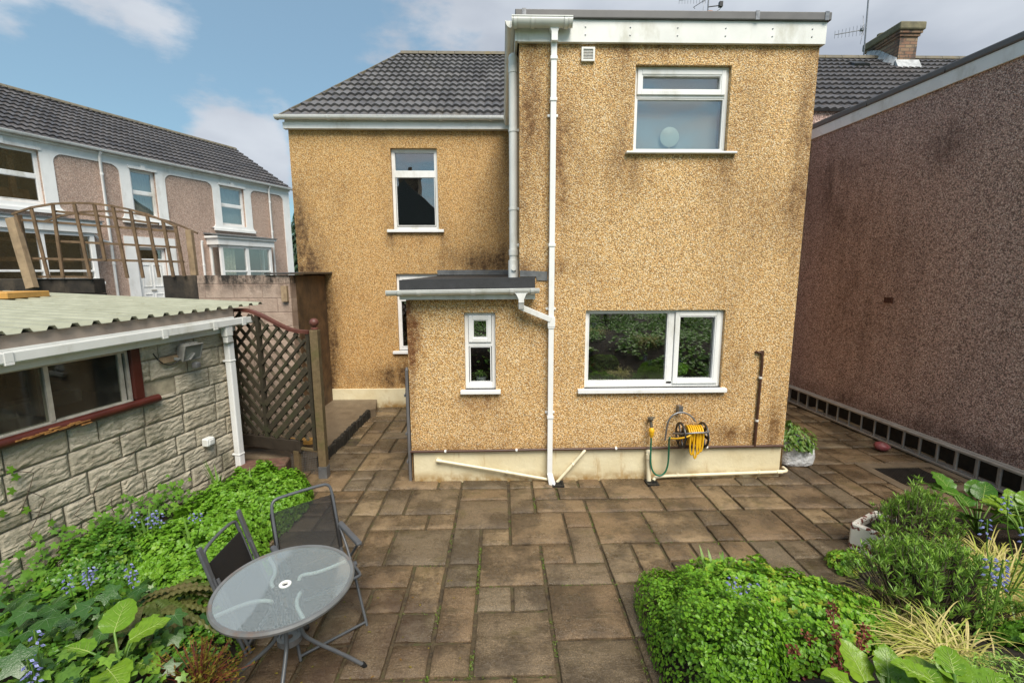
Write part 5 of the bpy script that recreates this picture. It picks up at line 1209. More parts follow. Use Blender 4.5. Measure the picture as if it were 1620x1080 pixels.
mb.add(P, [(j*nn+i, j*nn+(i+1) % nn, (j+1)*nn+(i+1) % nn, (j+1)*nn+i) for j in range(8) for i in range(nn)], 0, True)
tag(mb.build('deflated_ball', m_rb), 'deflated faded red ball on the paving by the ladder', 'ball')
dn = thing('drain_cover', 'rectangular iron drain grate set in a concrete surround beside the ladder', 'drain cover', (5.45, 5.46, 0))
mb = MB(); mb.ring(lambda a, o, z: V((a, z, o)), 4.90, 5.98, 5.05, 5.85, .13, -.03, .010); mb.build('surround', m_conc, dn)
mb = MB(); mb.box(5.03, 5.85, 5.18, 5.72, -.03, -.012)
for k in range(22): mb.box(5.04+k*.037, 5.055+k*.037, 5.19, 5.71, -.0118, .002)
mb.build('grate', m_grate, dn)
bg_ = thing('planter_sack', 'crumpled white plastic sack with leafy plant at the extension corner', 'sack', (4.12, 6.0, 0))
P = []; nn = 28; prof = [(.23, 0), (.25, .03), (.245, .12), (.25, .2), (.24, .27), (.235, .31), (.20, .29), (.18, .26)]
for r, z in prof:
    for i in range(nn):
        a = 2*math.pi*i/nn; sq = 1/max(abs(math.cos(a)), abs(math.sin(a)))**.55
        w = 1+.10*noise.noise(V((math.cos(a)*3, math.sin(a)*3, z*14))); P.append((4.10+r*sq*w*math.cos(a), 6.02+r*.95*sq*w*math.sin(a), max(0, z+.035*noise.noise(V((a*1.5, z*5, 4)))*(z > .02))))
mb = MB(); mb.add(P, [(j*nn+i, j*nn+(i+1) % nn, (j+1)*nn+(i+1) % nn, (j+1)*nn+i) for j in range(len(prof)-1) for i in range(nn)], 0, True); mb.add(P[-nn:], [tuple(range(nn))])
mb.build('sack', m_bag, bg_)
mb = MB()
for i in range(900):
    a = rnd.random()*6.283; r = .30*math.sqrt(rnd.random()); z = .26+.36*rnd.random()*(1-.5*r/.3)
    p = V((4.05+r*math.cos(a), 6.0+r*math.sin(a), z)); d = V((math.cos(a), math.sin(a), rnd.uniform(-.4, .9)))
    leaf(mb, p, d+V((0, 0, 1.1)), d+V((rnd.uniform(-.5, .5), rnd.uniform(-.5, .5), 0)), rnd.uniform(.04, .08), .035, 'oval')
mb.build('foliage', lf_shrub, bg_)

# ------------------------------------------------------------ PLANTS INDOORS
pp = thing('potted_plant', 'spider plant in a glass pot behind the narrow porch window', 'pot plant', (-.265, 5.68, 1.23))
mb = MB(); mb.lathe([(.0, 1.235), (.05, 1.235), (.065, 1.29), (.07, 1.335), (.062, 1.335), (.05, 1.25)], (-.265, 5.68, 0), 18); mb.build('pot', plain('grey_glass_pot', (.35, .38, .38), .15), pp)
mb = MB()
for i in range(46):
    a = rnd.random()*6.283; e = rnd.uniform(.6, 2.2); blade(mb, (-.265, 5.68, 1.33), (math.cos(a), math.sin(a)*.5-.15, e), rnd.uniform(.16, .25), .013, rnd.uniform(.5, 1.1), 6)
mb.build('foliage', lf_spider, pp)
pk = thing('potted_plant', 'bushy bright green herb pot in right pane of kitchen window', 'pot plant', (2.28, 5.70, 1.22))
mb = MB(); mb.lathe([(0, 1.215), (.055, 1.215), (.07, 1.32), (.06, 1.32), (.05, 1.25)], (2.29, 5.70, 0), 18); mb.build('pot', m_white_st, pk)
mb = MB()
for i in range(340):
    d = V((rnd.gauss(0, 1), rnd.gauss(0, 1), rnd.gauss(0.2, .8))).normalized(); p = V((2.29, 5.70, 1.41))+V((d.x*.13, d.y*.10, d.z*.09))*rnd.uniform(.5, 1)
    leaf(mb, p, d+V((0, 0, .5)), V((rnd.gauss(0, 1), rnd.gauss(0, 1), 0)), .05, .042, 'oval')
mb.build('foliage', lf_ger2, pk)
mr_ = thing('vanity_mirror', 'round pale mirror on a stand behind the upper window blind', 'mirror', (2.0, 5.66, 4.06))
mb = MB(); mb.lathe([(0, -.006), (.105, -.006), (.115, 0), (.105, .006), (0, .006)], (2.02, 5.655, 4.24), 28, axis='Y'); mb.build('disc', plain('pale_disc', (.58, .66, .60), .4, .04), mr_)
mb = MB(); mb.tube([(2.02, 5.66, 4.07), (2.02, 5.66, 4.14)], .010, 8); mb.lathe([(.06, 4.05), (.05, 4.07), (.012, 4.08)], (2.02, 5.66, 0), 16); mb.build('stand', m_alu, mr_)

# ------------------------------------------------------------ TABLE AND CHAIRS
tb = thing('patio_table', 'round hammered glass patio table with grey metal rim and splayed legs', 'table', (-1.385, 2.64, 0), R(20))
TR, TZ = .405, .70
mb = MB(); mb.lathe([(.022, TZ-.006), (TR-.012, TZ-.006), (TR-.012, TZ), (.022, TZ), (.022, TZ-.006)], n=64); mb.build('glass_top', m_tglass, tb, local=True)
mb = MB(); mb.lathe([(TR-.014, TZ-.022), (TR-.014, TZ+.005), (TR+.004, TZ+.007), (TR+.012, TZ-.006), (TR+.008, TZ-.022), (TR-.014, TZ-.022)], n=64); mb.build('rim', plain('grey_rim_rusty', (.15, .155, .155), .4, .15, 10, dirt=(.20, .09, .035), dscale=3.2), tb, local=True)
mb = MB(); mb.lathe([(.018, TZ-.01), (.018, TZ+.002), (.034, TZ+.004), (.037, TZ+.001), (.034, TZ-.01)], n=24); mb.build('parasol_hole_ring', m_rim, tb, local=True)
mb = MB()
for k in range(4):
    a = k*math.pi/2+R(20); c, s = math.cos(a), math.sin(a); c2, s2 = math.cos(a+.5), math.sin(a+.5)
    mb.tube(arc([(.105*c2, .105*s2, TZ-.05), (.125*c2, .125*s2, TZ-.022), (.2*c, .2*s, TZ-.0185), ((TR-.02)*c, (TR-.02)*s, TZ-.0185)]), .012, 8)
mb.build('support_arms', m_wpaint, tb, local=True)
mb = MB(); mb.lathe([(.055, .30), (.075, .30), (.075, .34), (.055, .34), (.055, .30)], n=24); mb.lathe([(.02, .325), (.073, .325)], n=24); mb.build('leg_collar', m_steel, tb, local=True)
for k in range(4):
    a = k*math.pi/2+R(-8); c, s = math.cos(a), math.sin(a)
    mb = MB(); mb.tube(arc([(.105*c, .105*s, TZ-.05), (.075*c, .075*s, .5), (.07*c, .07*s, .36), (.10*c, .10*s, .29), (.30*c, .30*s, .14), (.44*c, .44*s, .02), (.45*c, .45*s, .0)]), .013, 10); lg = mb.build('leg', m_chairgrey, tb, local=True)
    mb = MB(); mb.tube([(.435*c, .435*s, .03), (.452*c, .452*s, .0)], .016, 10); mb.build('foot_cap', m_black, lg, local=True)
def chair(label, loc, rz):
    t = thing('folding_chair', label, 'chair', loc, rz, 'grey folding patio chairs')
    w = .225
    mb = MB(); mb.tube(arc([(-w, .12, .40), (-w, .19, .66), (-w, .27, .90), (-w+.02, .285, .945), (-w+.07, .29, .955), (w-.07, .29, .955), (w-.02, .285, .945), (w, .27, .90), (w, .19, .66), (w, .12, .40)]), .012, 10); mb.build('back_frame', m_chairgrey, t, local=True)
    mb = MB(); n = 10
    P = [(x, .12+(.27-.12)*s+.018*math.sin(math.pi*s)+.012*math.cos(x/w*1.4), .43+(.855-.43)*s) for s in [i/n for i in range(n+1)] for x in (-w, -w*.5, 0, w*.5, w)]
    mb.add(P, [(i*5+j, i*5+j+1, i*5+j+6, i*5+j+5) for i in range(n) for j in range(4)], 0, True)
    b = mb.build('backrest', m_fabric, t, local=True)
    mb = MB()
    for s in (-1, 1): mb.tube([(s*w, .135, .46), (s*w, .20, .67), (s*w, .265, .86)], .0165, 8)
    mb.build('fabric_sleeve', m_fabric_solid, b, local=True)
    mb = MB(); P = [(x, -.27+.41*s, .43-.015*math.sin(math.pi*s)-.012*math.cos(x/w*1.4)) for s in [i/6 for i in range(7)] for x in (-w, -w*.5, 0, w*.5, w)]
    mb.add(P, [(i*5+j, i*5+j+1, i*5+j+6, i*5+j+5) for i in range(6) for j in range(4)], 0, True); mb.build('seat', m_fabric, t, local=True)
    mb = MB(); mb.tube(arc([(-w, .14, .42), (-w, -.26, .43), (-w+.03, -.28, .43), (w-.03, -.28, .43), (w, -.26, .43), (w, .14, .42)]), .011, 8); mb.build('seat_frame', m_chairgrey, t, local=True)
    for s in (-1, 1):
        mb = MB(); mb.tube([(s*.25, .30, .0), (s*.25, .05, .38), (s*.25, -.16, .61)], .011, 8); mb.build('leg', m_chairgrey, t, local=True)
        mb = MB(); mb.tube([(s*.238, -.28, .0), (s*.238, -.06, .38), (s*.238, .04, .50), (s*.238, .19, .63)], .011, 8); mb.tube([(s*.22, -.05, .385), (s*.27, -.05, .385)], .022, 10); mb.build('leg', m_chairgrey, t, local=True)
        mb = MB(); mb.rbox(s*.25-.022, s*.25+.022, -.20, .20, .62, .642, .008); mb.build('armrest', m_chairgrey, t, local=True)
    mb = MB(); mb.tube([(-.238, -.265, .025), (.238, -.265, .025)], .010, 8); mb.tube([(-.25, .285, .025), (.25, .285, .025)], .010, 8); mb.build('stretcher', m_chairgrey, t, local=True)
    return t
chair('open grey folding chair with black mesh back behind the glass table', (-1.40, 3.16, 0), R(40))
fc = thing('folding_chair', 'folded grey chair with black mesh leaning in the plants left of the table', 'chair', (-1.84, 3.08, .0), 0, 'grey folding patio chairs')
fc.rotation_euler = (R(-15), 0, R(92)) ; 
w = .21
# local: x across, z up, y thickness (towards -y is the front)
mb = MB(); mb.tube(arc([(-w, 0, .10), (-w, 0, .76), (-w+.03, 0, .82), (w-.03, 0, .82), (w, 0, .76), (w, 0, .10)]), .012, 8); mb.build('back_frame', m_chairgrey, fc, local=True)
mb = MB(); mb.rbox(-w, w, -.006, .004, .12, .71, .002); mb.build('backrest', m_fabric_solid, fc, local=True)
mb = MB(); mb.rbox(-w, w, -.036, -.028, .06, .42, .002); mb.build('seat', m_fabric_solid, fc, local=True)
for s in (-1, 1):
    mb = MB(); mb.rbox(s*.245-.022, s*.245+.022, -.03, -.008, .42, .86, .006); mb.build('armrest', m_chairgrey, fc, local=True)
    mb = MB(); mb.tube([(s*.238, -.03, .0), (s*.238, -.025, .62)], .011, 8); mb.build('leg', m_chairgrey, fc, local=True)
    mb = MB(); mb.tube([(s*.222, -.055, .0), (s*.222, -.04, .60)], .011, 8); mb.build('leg', m_chairgrey, fc, local=True)
mb = MB(); mb.tube([(-.238, -.03, .03), (.238, -.03, .03)], .010, 8); mb.tube([(-.222, -.055, .06), (.222, -.055, .06)], .010, 8); mb.build('stretcher', m_chairgrey, fc, local=True)

# ------------------------------------------------------------ PLANTS OUTDOORS
def mound(mb, c, rx, ry, h, n, size, kind, base=ground, p=2.6, wfac=1., jit=.5, zmin=0.):
    """leaves spread through the outer shell of a soft, uneven mound"""
    k = 0; tries = 0
    while k < n and tries < n*6:
        tries += 1
        u, v = rnd.uniform(-1, 1), rnd.uniform(-1, 1); r = (abs(u)**p+abs(v)**p)**(1/p)
        if r > 1: continue
        x, y = c[0]+u*rx, c[1]+v*ry
        lump = .80+.40*noise.noise(V((x*2.6, y*2.6, 5)))+.34*noise.noise(V((x*7, y*7, 1)))
        zt = h*lump*(1-r**3.2)**.55
        q_ = rnd.random()
        z = zt*(1-.35*q_*q_) if rnd.random() < .72 else zt*rnd.random()
        b = max(0, base(x, y))
        out = V((u/rx, v/ry, .0)); out = out.normalized()*(r**3) if out.length > 0 else out
        nr = out*1.3+V((rnd.uniform(-jit, jit), rnd.uniform(-jit, jit), 1.0-.5*r**3)); d = V((rnd.uniform(-1, 1), rnd.uniform(-1, 1), rnd.uniform(-.3, .1)))+out*.8
        s = size*rnd.uniform(.6, 1.25)
        leaf(mb, (x, y, b+z), nr, d, s, s*wfac, kind); k += 1
def plantobj(name, label, cat, loc, group=None): return thing(name, label, cat, loc, 0, group)

# right bed
t = plantobj('geranium_clump', 'broad light green geranium mound beside the patio paving', 'plant', (1.95, 2.85, 0))
mb = MB(); mound(mb, (1.84, 2.86), .68, .68, .42, 5400, .056, 'lobed'); mb.build('foliage', lf_ger, t)
t = plantobj('box_shrub', 'dense small leaved green shrub at the left edge of the geranium mound', 'plant', (1.3, 2.75, 0))
mb = MB(); mound(mb, (1.32, 2.72), .30, .78, .44, 9000, .026, 'oval', wfac=.72, p=3.2); mound(mb, (1.58, 2.28), .36, .34, .24, 4200, .026, 'oval', wfac=.72); mb.build('foliage', lf_small, t)
t = plantobj('strappy_plant', 'tuft of broad strap leaves rising at the back of the geranium mound', 'plant', (1.75, 3.35, .2))
mb = MB()
for i in range(26): a = rnd.random()*6.283; blade(mb, (1.72+rnd.uniform(-.12, .12), 3.2+rnd.uniform(-.08, .08), .25), (math.cos(a)*.5, math.sin(a)*.5, 1), rnd.uniform(.2, .34), .030, rnd.uniform(.1, .5), 6)
mb.build('foliage', lf_strap, t)
def bluebell(label, x, y, z0, z1, n=3, spread=.07, lv=10):
    t = plantobj('bluebell', label, 'flower', (x, y, z0), 'bluebells in the beds')
    ml = MB()
    for k in range(n):
        ms, mf = MB(), MB(); ox, oy = rnd.uniform(-spread, spread), rnd.uniform(-spread, spread); h = (z1-z0)*rnd.uniform(.82, 1.05)
        tp = V((x+ox*1.6, y+oy*1.6, z0+h)); bs = V((x+ox*.4, y+oy*.4, z0-.05)); ms.tube([bs, (bs+tp)/2+V((ox*.3, oy*.3, .02)), tp], .004, 6)
        for i in range(11):
            s = i/11; a = i*2.4; p = tp-V((0, 0, .13*s)); d = V((math.cos(a), math.sin(a), -.35)); c = p+d*.022
            for j in range(5):
                b = j*1.2566; sd = d.orthogonal().normalized(); sd2 = d.cross(sd).normalized(); o = sd*math.cos(b)+sd2*math.sin(b)
                leaf(mf, c-d*.008+o*.002, o, d+o*.5, .026, .014, 'lance')
        fo = ms.build('stem', lf_strap, t); mf.build('flower_head', lf_blue, fo)
    for k in range(lv):
        a = rnd.random()*6.283; blade(ml, (x, y, z0-.02), (math.cos(a), math.sin(a), rnd.uniform(.5, 1.2)), rnd.uniform(.2, .34), .018, rnd.uniform(.5, .9), 6)
    ml.build('leaves', lf_strap, t)
bluebell('pale bluebells flowering in the middle of the geranium mound', 1.62, 2.74, .25, .62, 7, .07, 12)
bluebell('bluebell at right edge of photo above the dry grass beside lavender', 3.35, 2.66, .55, 1.02, 4, .07)
bluebell('bluebells among round leaves at the far right below the ladder end', 3.95, 3.05, .45, .98, 4, .07)
bluebell('bluebell spikes between the lavender and the front bergenia', 2.92, 2.36, .5, 1.0, 3, .05)
bluebell('bluebell cluster in green leaves close to the stone garage wall', -3.2, 3.86, .15, .55, 5, .05)
bluebell('pale bluebells above large dark ivy leaves in left bed', -3.05, 3.06, .2, .55, 4, .05)
bluebell('bluebells at the bottom left beside the big round leaf', -2.50, 2.20, .4, .70, 3, .06)
bluebell('single bluebell stem in the bright geranium by the folded chair', -2.90, 3.98, .15, .47, 2, .03, 4)
bluebell('bluebell half hidden behind the crinkled fern fronds', -2.82, 3.16, .15, .48, 2, .03, 4)
# stone trough with lavender
tr_ = thing('stone_trough', 'chipped white glazed sink trough with rusty red patches at patio edge', 'trough', (3.7, 3.75, 0))
fT = lambda a, b, c: V((3.36, 3.98, 0))+V((.46, -.89, 0))*a+V((.89, .46, 0))*b+V((0, 0, c))
mb = MB(); mb.rbox(0, .75, 0, .05, .0, .26, .015, fT); mb.rbox(0, .75, .42, .47, .0, .26, .015, fT); mb.rbox(0, .05, .052, .418, 0, .26, .012, fT); mb.rbox(.70, .75, .052, .418, 0, .26, .012, fT); mb.build('basin', m_sink, tr_)
mb = MB(); mb.box(.045, .705, .045, .425, .05, .20, fT); mb.build('compost', m_soil, tr_)
def lavender(label, c, rx, ry, h, n):
    t = plantobj('lavender_bush', label, 'shrub', (c[0], c[1], ground(*c)), 'lavender bushes'); ml, mt = MB(), MB()
    z0 = max(0, ground(*c))
    for i in range(n):
        u, v = rnd.gauss(0, .5), rnd.gauss(0, .5)
        if u*u+v*v > 1.1: continue
        b = V((c[0]+u*rx*.35, c[1]+v*ry*.35, z0)); hh = h*(1-.5*(u*u+v*v))*rnd.uniform(.7, 1.1)*(1+.25*noise.noise(V((u*3, v*3, c[0]))))
        tpv = V((c[0]+u*rx, c[1]+v*ry, z0+hh)); mid = (b+tpv)/2+V((u*.06, v*.06, .05)); mt.tube([b, mid, tpv], [.006, .004, .002], 5, cap=False)
        if rnd.random() < .38: continue
        for k in range(15):
            s = rnd.uniform(.55, 1.0) if k < 9 else 1.0; p = mid*(1-s)*1+tpv*s if s > .5 else mid
            d = V((rnd.gauss(0, 1), rnd.gauss(0, 1), rnd.uniform(.5, 1.6))); leaf(ml, p, d.orthogonal(), d, rnd.uniform(.04, .075), .011, 'lance')
    mt.build('stems', lf_twig, t); ml.build('foliage', lf_lav, t)
lavender('green lavender bush growing over the chipped trough', (3.72, 3.68), .36, .36, .62, 330)
lavender('larger lavender bush with twiggy brown base behind the front bergenia', (2.90, 2.74), .50, .42, .56, 560)
def tussock(label, c, n, Ln, mat=None, z=None, bias=(0, 0), name='grass_tussock', w=.007):
    t = plantobj(name, label, 'grass', (c[0], c[1], ground(*c)), 'dry grass tussocks'); mb = MB(); z = max(0, ground(*c)) if z is None else z
    for i in range(n):
        a = rnd.random()*6.283; e = rnd.uniform(.35, 1.3); blade(mb, (c[0]+rnd.gauss(0, .07), c[1]+rnd.gauss(0, .07), z), (math.cos(a)+bias[0], math.sin(a)+bias[1], e), Ln*rnd.uniform(.6, 1.15), w*rnd.uniform(.6, 1.3), rnd.uniform(.5, 1.0), 7)
    mb.build('blades', mat or lf_dry, t)
tussock('straw coloured grass arching between the lavender and the geranium', (2.62, 2.62), 420, .62, bias=(-.55, -.1))
tussock('straw coloured grass tussock at right edge behind the lavender', (3.42, 2.78), 820, .88, bias=(-.30, .0), w=.008)
tussock('upper straw coloured grass tussock at right edge under the bluebells', (3.95, 3.2), 620, .82, bias=(-.3, .0))
tussock('yellow green grass fringe below the twiggy lavender base', (2.42, 2.12), 380, .55, bias=(-.4, .1))
st = MB(); P = []
for z, sc in ((.02, 1), (.10, 1.02), (.125, .96)):
    for i in range(18): a = 2*math.pi*i/18; r = 1+.12*noise.noise(V((math.cos(a)*2, math.sin(a)*2, 8))); P.append((3.10+.17*sc*r*math.cos(a)+.04, 3.32+.13*sc*r*math.sin(a), z+.02*math.cos(a)))
st.add(P, [(j*18+i, j*18+(i+1) % 18, (j+1)*18+(i+1) % 18, (j+1)*18+i) for j in range(2) for i in range(18)]); st.add(P[36:], [tuple(range(18))])
tag(st.build('flat_stone', m_slate), 'dark flat rounded stone between the geranium and the trough', 'stone')
t = plantobj('geranium_seedling', 'small green leafy clump under the corner of the trough', 'plant', (3.15, 3.66, 0)); mb = MB(); mound(mb, (3.14, 3.66), .19, .17, .16, 260, .06, 'lobed'); mb.build('foliage', lf_ger, t)
def bergenia(label, c, z0, leaves, mat, size=.17):
    """leaves: list of (dx, dy, dz, heading, tilt, scale)"""
    t = plantobj('bergenia_plant', label, 'plant', (c[0], c[1], z0), 'bergenia plants'); ml, ms = MB(), MB()
    for (dx, dy, dz, hd_, tilt, sc) in leaves:
        b = V((c[0], c[1], z0-.05)); p = V((c[0]+dx, c[1]+dy, z0+dz)); ms.tube([b, b*.5+p*.5+V((0, 0, .03)), p], .007, 6)
        d = V((math.cos(hd_)*math.cos(tilt), math.sin(hd_)*math.cos(tilt), math.sin(tilt))); nr = V((-math.cos(hd_)*math.sin(tilt), -math.sin(hd_)*math.sin(tilt), math.cos(tilt))); sd = nr.cross(d)
        n, m = 9, 6; P = []; Ln = size*sc; seed = rnd.random()*40
        for i in range(n+1):
            s = i/n; w = Ln*.42*(math.sin(math.pi*min(1, .06+s*.94)**.75)**.62) if s < 1 else .002
            for j in range(m+1):
                k = 2*j/m-1; wav = .010*math.sin(7*s*3+seed)*k*k; cup = .18*abs(k)**1.5*w
                ang = 1 if abs(k) < 1 else 1+.05*math.sin(s*25+seed)
                P.append(p+d*(Ln*s)+sd*(w*k*ang)+nr*(cup+wav-.22*Ln*s*s+.004*noise.noise(V((s*8, k*5, seed)))))
        ml.add(P, [(i*(m+1)+j, i*(m+1)+j+1, (i+1)*(m+1)+j+1, (i+1)*(m+1)+j) for i in range(n) for j in range(m)], 0, True)
        G = lambda i, j: P[i*(m+1)+j]+nr*.0012
        ml.tube([G(i, 3) for i in range(n)], [.0028*(1-.8*i/n) for i in range(n)], 5, mi=1, cap=False)
        for i in (1, 2, 4, 5, 6):
            for sg_ in (1, -1): ml.tube([G(i, 3), G(min(n, i+1), 3+sg_), G(min(n, i+2), 3+2*sg_)], [.0014, .0010, .0005], 4, mi=1, cap=False)
    ms.build('stems', lf_strap, t); ml.build('leaves', [mat, lf_vein], t)
def ring_leaves(n, r, dz, sc=1., up=.5):
    o = []
    for i in range(n):
        a = i*2.4+rnd.uniform(-.3, .3); rr = r*rnd.uniform(.4, 1.); o.append((rr*math.cos(a), rr*math.sin(a), dz*rnd.uniform(.6, 1.2), a, rnd.uniform(up-.35, up+.45), sc*rnd.uniform(.75, 1.15)))
    return o
bergenia('large bright bergenia leaves at the bottom right in front', (1.60, 1.56), .80, ring_leaves(13, .15, .11, 1., .55), lf_berg, .15)
bergenia('bright bergenia leaves in the bottom right corner', (1.83, 1.52), .86, ring_leaves(12, .15, .12, 1., .6), lf_berg, .15)
bergenia('dark round bergenia leaves at the right edge near the ladder', (4.6, 3.95), .18, ring_leaves(24, .32, .22, 1.1, .4), lf_berg_dk, .19)
bergenia('lighter bergenia leaf clump beside the far bluebells at the right edge', (4.45, 3.45), .42, ring_leaves(16, .25, .18, 1.1, .5), lf_berg, .15)
bergenia('big round bergenia leaves low in the left bed', (-2.24, 2.38), .38, [(-.10, .10, .14, 1.9, .55, 1.15), (.02, .06, .12, .7, .35, 1.05), (.08, -.16, .14, -.6, .2, 1.1), (-.16, .0, .10, 3.0, .3, .85), (.14, -.04, .06, -.3, .1, .8), (-.02, .16, .08, 1.2, .4, .7)], lf_berg, .19)
t = plantobj('seed_stalks', 'dark red dried seed stalks at the front of the geranium', 'plant', (1.72, 2.05, .5)); ms, mf = MB(), MB()
for (bx, by, tx, ty, tz) in ((1.62, 1.86, 1.79, 2.17, .86), (1.62, 1.86, 1.60, 2.08, .76), (1.64, 1.84, 1.90, 2.08, .80), (1.58, 1.86, 1.48, 2.02, .74), (1.62, 1.85, 1.70, 2.00, .82)):
    b = V((bx, by, .45)); tpp = V((tx, ty, tz)); ms.tube([b, (b+tpp)/2+V((0, 0, .02)), tpp], [.006, .005, .003], 6)
    for i in range(210):
        s = rnd.uniform(.40, 1.02); a = rnd.random()*6.283; r = .055*rnd.random()*(1.25-s*.8); c = b+(tpp-b)*s+V((r*math.cos(a), r*math.sin(a), rnd.uniform(-.01, .01))); leaf(mf, c, V((rnd.gauss(0, 1), rnd.gauss(0, 1), rnd.gauss(0, 1))), V((math.cos(a), math.sin(a), .6)), .018, .013, 'oval')
ms.build('stems', lf_red, t); mf.build('seed_heads', lf_red, t)
t = plantobj('feathery_plant', 'low feathery green foliage below the lavender at lower right', 'plant', (2.2, 1.9, .6)); mb = MB(); mound(mb, (2.15, 1.80), .32, .22, .16, 1600, .035, 'lance', wfac=.2); mb.build('foliage', lf_lav, t)
t = plantobj('leafy_groundcover', 'yellow green leafy cover low at the right edge above the bergenia', 'plant', (3.15, 2.15, .5)); mb = MB(); mound(mb, (3.15, 2.15), .32, .25, .2, 700, .05, 'lobed'); mb.build('foliage', lf_ger2, t)

# left bed
t = plantobj('geranium_clump', 'bright yellow green geranium mass between garage downpipe and chairs', 'plant', (-2.8, 4.4, 0))
mb = MB(); mound(mb, (-2.72, 4.75), .52, .62, .46, 4200, .055, 'lobed'); mound(mb, (-2.85, 4.05), .55, .65, .38, 4000, .060, 'lobed'); mound(mb, (-2.45, 3.6), .42, .40, .34, 1800, .05, 'lobed'); mb.build('foliage', lf_ger2, t)
t = plantobj('box_shrub', 'small rounded fine leaved shrub at the far end of the left bed', 'plant', (-2.55, 5.05, 0)); mb = MB(); mound(mb, (-2.62, 5.0), .36, .30, .42, 4200, .030, 'oval', wfac=.8); mb.build('foliage', lf_small, t)
mb = MB()
for i in range(1500):
    y = rnd.uniform(1.8, 4.6); x = rnd.uniform(-4.1, leftedge(y)-.15)
    wx = G0.x+gd.x*(y-G0.y)/gd.y
    if x < wx+.03: continue
    lump = .5+.5*noise.noise(V((x*2, y*2, 3))); z = max(0, ground(x, y))+.05+.22*lump*rnd.random(); s = rnd.choice((.05, .06, .07, .09, .13))*rnd.uniform(.8, 1.2)
    leaf(mb, (x, y, z), V((rnd.uniform(-.6, .6), rnd.uniform(-.8, .3), 1)), V((rnd.uniform(-1, 1), rnd.uniform(-1, 1), -.2)), s, s, 'ivy')
tag(mb.build('ivy_groundcover', lf_ivy), 'dark glossy ivy carpeting the left bed under the stone garage wall', 'ivy', kind='stuff')
t = plantobj('leafy_groundcover', 'fresh green rounded leaves massed along the foot of the stone garage wall', 'plant', (-3.35, 3.5, .1)); mb = MB()
mound(mb, (-3.45, 3.75), .42, .55, .34, 2200, .055, 'lobed'); mound(mb, (-3.25, 3.05), .45, .40, .22, 900, .055, 'oval'); mound(mb, (-2.75, 2.35), .40, .35, .18, 700, .045, 'lobed'); mound(mb, (-2.1, 2.75), .28, .25, .16, 420, .04, 'lobed'); mb.build('foliage', lf_mid, t)
t = plantobj('ivy_plant', 'big dark lobed ivy leaves at the left edge of the photo', 'plant', (-3.0, 2.8, .3)); ml = MB(); veins = []; lf_vein_dk = plain('ivy_vein', (.12, .20, .09), .4)
for i in range(30):
    x, y = -2.95+rnd.gauss(0, .28), 2.82+rnd.gauss(0, .25); x = max(x, G0.x+gd.x*(y-G0.y)/gd.y+.1); s = rnd.uniform(.12, .20)
    leaf(ml, (x, y, max(0, ground(x, y))+rnd.uniform(.18, .36)), V((rnd.uniform(-.3, .5), rnd.uniform(-.7, .0), 1)), V((rnd.uniform(-1, 1), rnd.uniform(-1, .2), -.2)), s, s, 'ivy')
    c_ = ml.v[-12]; 
    for k_ in (2, 4, 6, 8, 10): tipv = ml.v[-12+k_]; ml.tube([c_+V((0, 0, .0012)), c_*.45+tipv*.55+V((0, 0, .0012))], [.0013, .0006], 4, mi=1, cap=False) if False else veins.append((c_.copy(), tipv.copy()))
for a_, b_ in veins: ml.tube([a_+V((0, 0, .0015)), a_*.25+b_*.75+V((0, 0, .0015))], [.0014, .0005], 4, mi=1, cap=False)
ml.build('leaves', [leafmat('dark_ivy_leaf', [(.026, .075, .018), (.055, .125, .028), (.036, .095, .022)], .24, .08, .5), lf_vein_dk], t)
t = plantobj('ivy_plant', 'young light green ivy climbing the foot of the garage wall', 'plant', (-3.6, 3.9, .2)); ml = MB()
for i in range(330):
    y = rnd.uniform(2.6, 4.9); o = abs(rnd.gauss(0, .14))+.03; b = GW((y-5.74)/gd.y, o, 0); z = max(0, ground(b.x, b.y))+rnd.uniform(.1, .45)*max(.25, 1-o*2)
    s = rnd.uniform(.05, .085); leaf(ml, (b.x, b.y, z), gn+V((0, -.3, .8)), V((rnd.uniform(-1, 1), rnd.uniform(-1, 1), rnd.uniform(-.5, .5))), s, s, 'ivy')
for (s_, z_) in ((-2.3, 1.12), (-2.32, .95), (-2.28, 1.05), (-2.1, .55), (-2.25, .75), (-2.4, .8), (-2.0, .45), (-2.2, .5)):
    leaf(ml, GW(s_, .03, z_), gn+V((0, 0, .4)), V((.1, rnd.uniform(-1, 1), -.3)), .08, .08, 'ivy')
for i in range(7):
    s0 = -2.7+i*.22+rnd.uniform(-.05, .05); pts = [GW(s0+rnd.uniform(-.05, .05)*k, .022, .25+.13*k+rnd.uniform(-.02, .02)) for k in range(rnd.randint(3, 8))]; ml.tube(pts, .003, 5, mi=1)
ml.build('leaves', [lf_ivy_lt, lf_twig], t)
# crinkled hart's-tongue fern
t = plantobj('fern_plant', 'crinkled brown green hart tongue fern fanning towards the table', 'plant', (-2.6, 3.0, .15)); mb = MB()
for i in range(44):
    a = rnd.uniform(-1.7, .9); d = V((math.cos(a), math.sin(a), rnd.uniform(.25, .9))).normalized(); Ln = rnd.uniform(.42, .74); p0 = V((-2.56+rnd.gauss(0, .05), 2.98+rnd.gauss(0, .05), .27)); sd = d.cross(V((0, 0, 1))).normalized(); n = 26; P = []; seed = rnd.random()*30
    for k in range(n+1):
        s = k/n; c = p0+d*Ln*s-V((0, 0, 1))*.62*Ln*s*s; w = .032*math.sin(math.pi*min(1, .12+.88*s))**.6*(1 if k % 2 else .82)
        up = V((0, 0, .006*(1 if k % 2 else -1)))
        P += [c-sd*w+up, c+V((0, 0, .006)), c+sd*w-up]
    mb.add(P, [(3*k+j, 3*k+j+1, 3*k+j+4, 3*k+j+3) for k in range(n) for j in range(2)], 0, False)
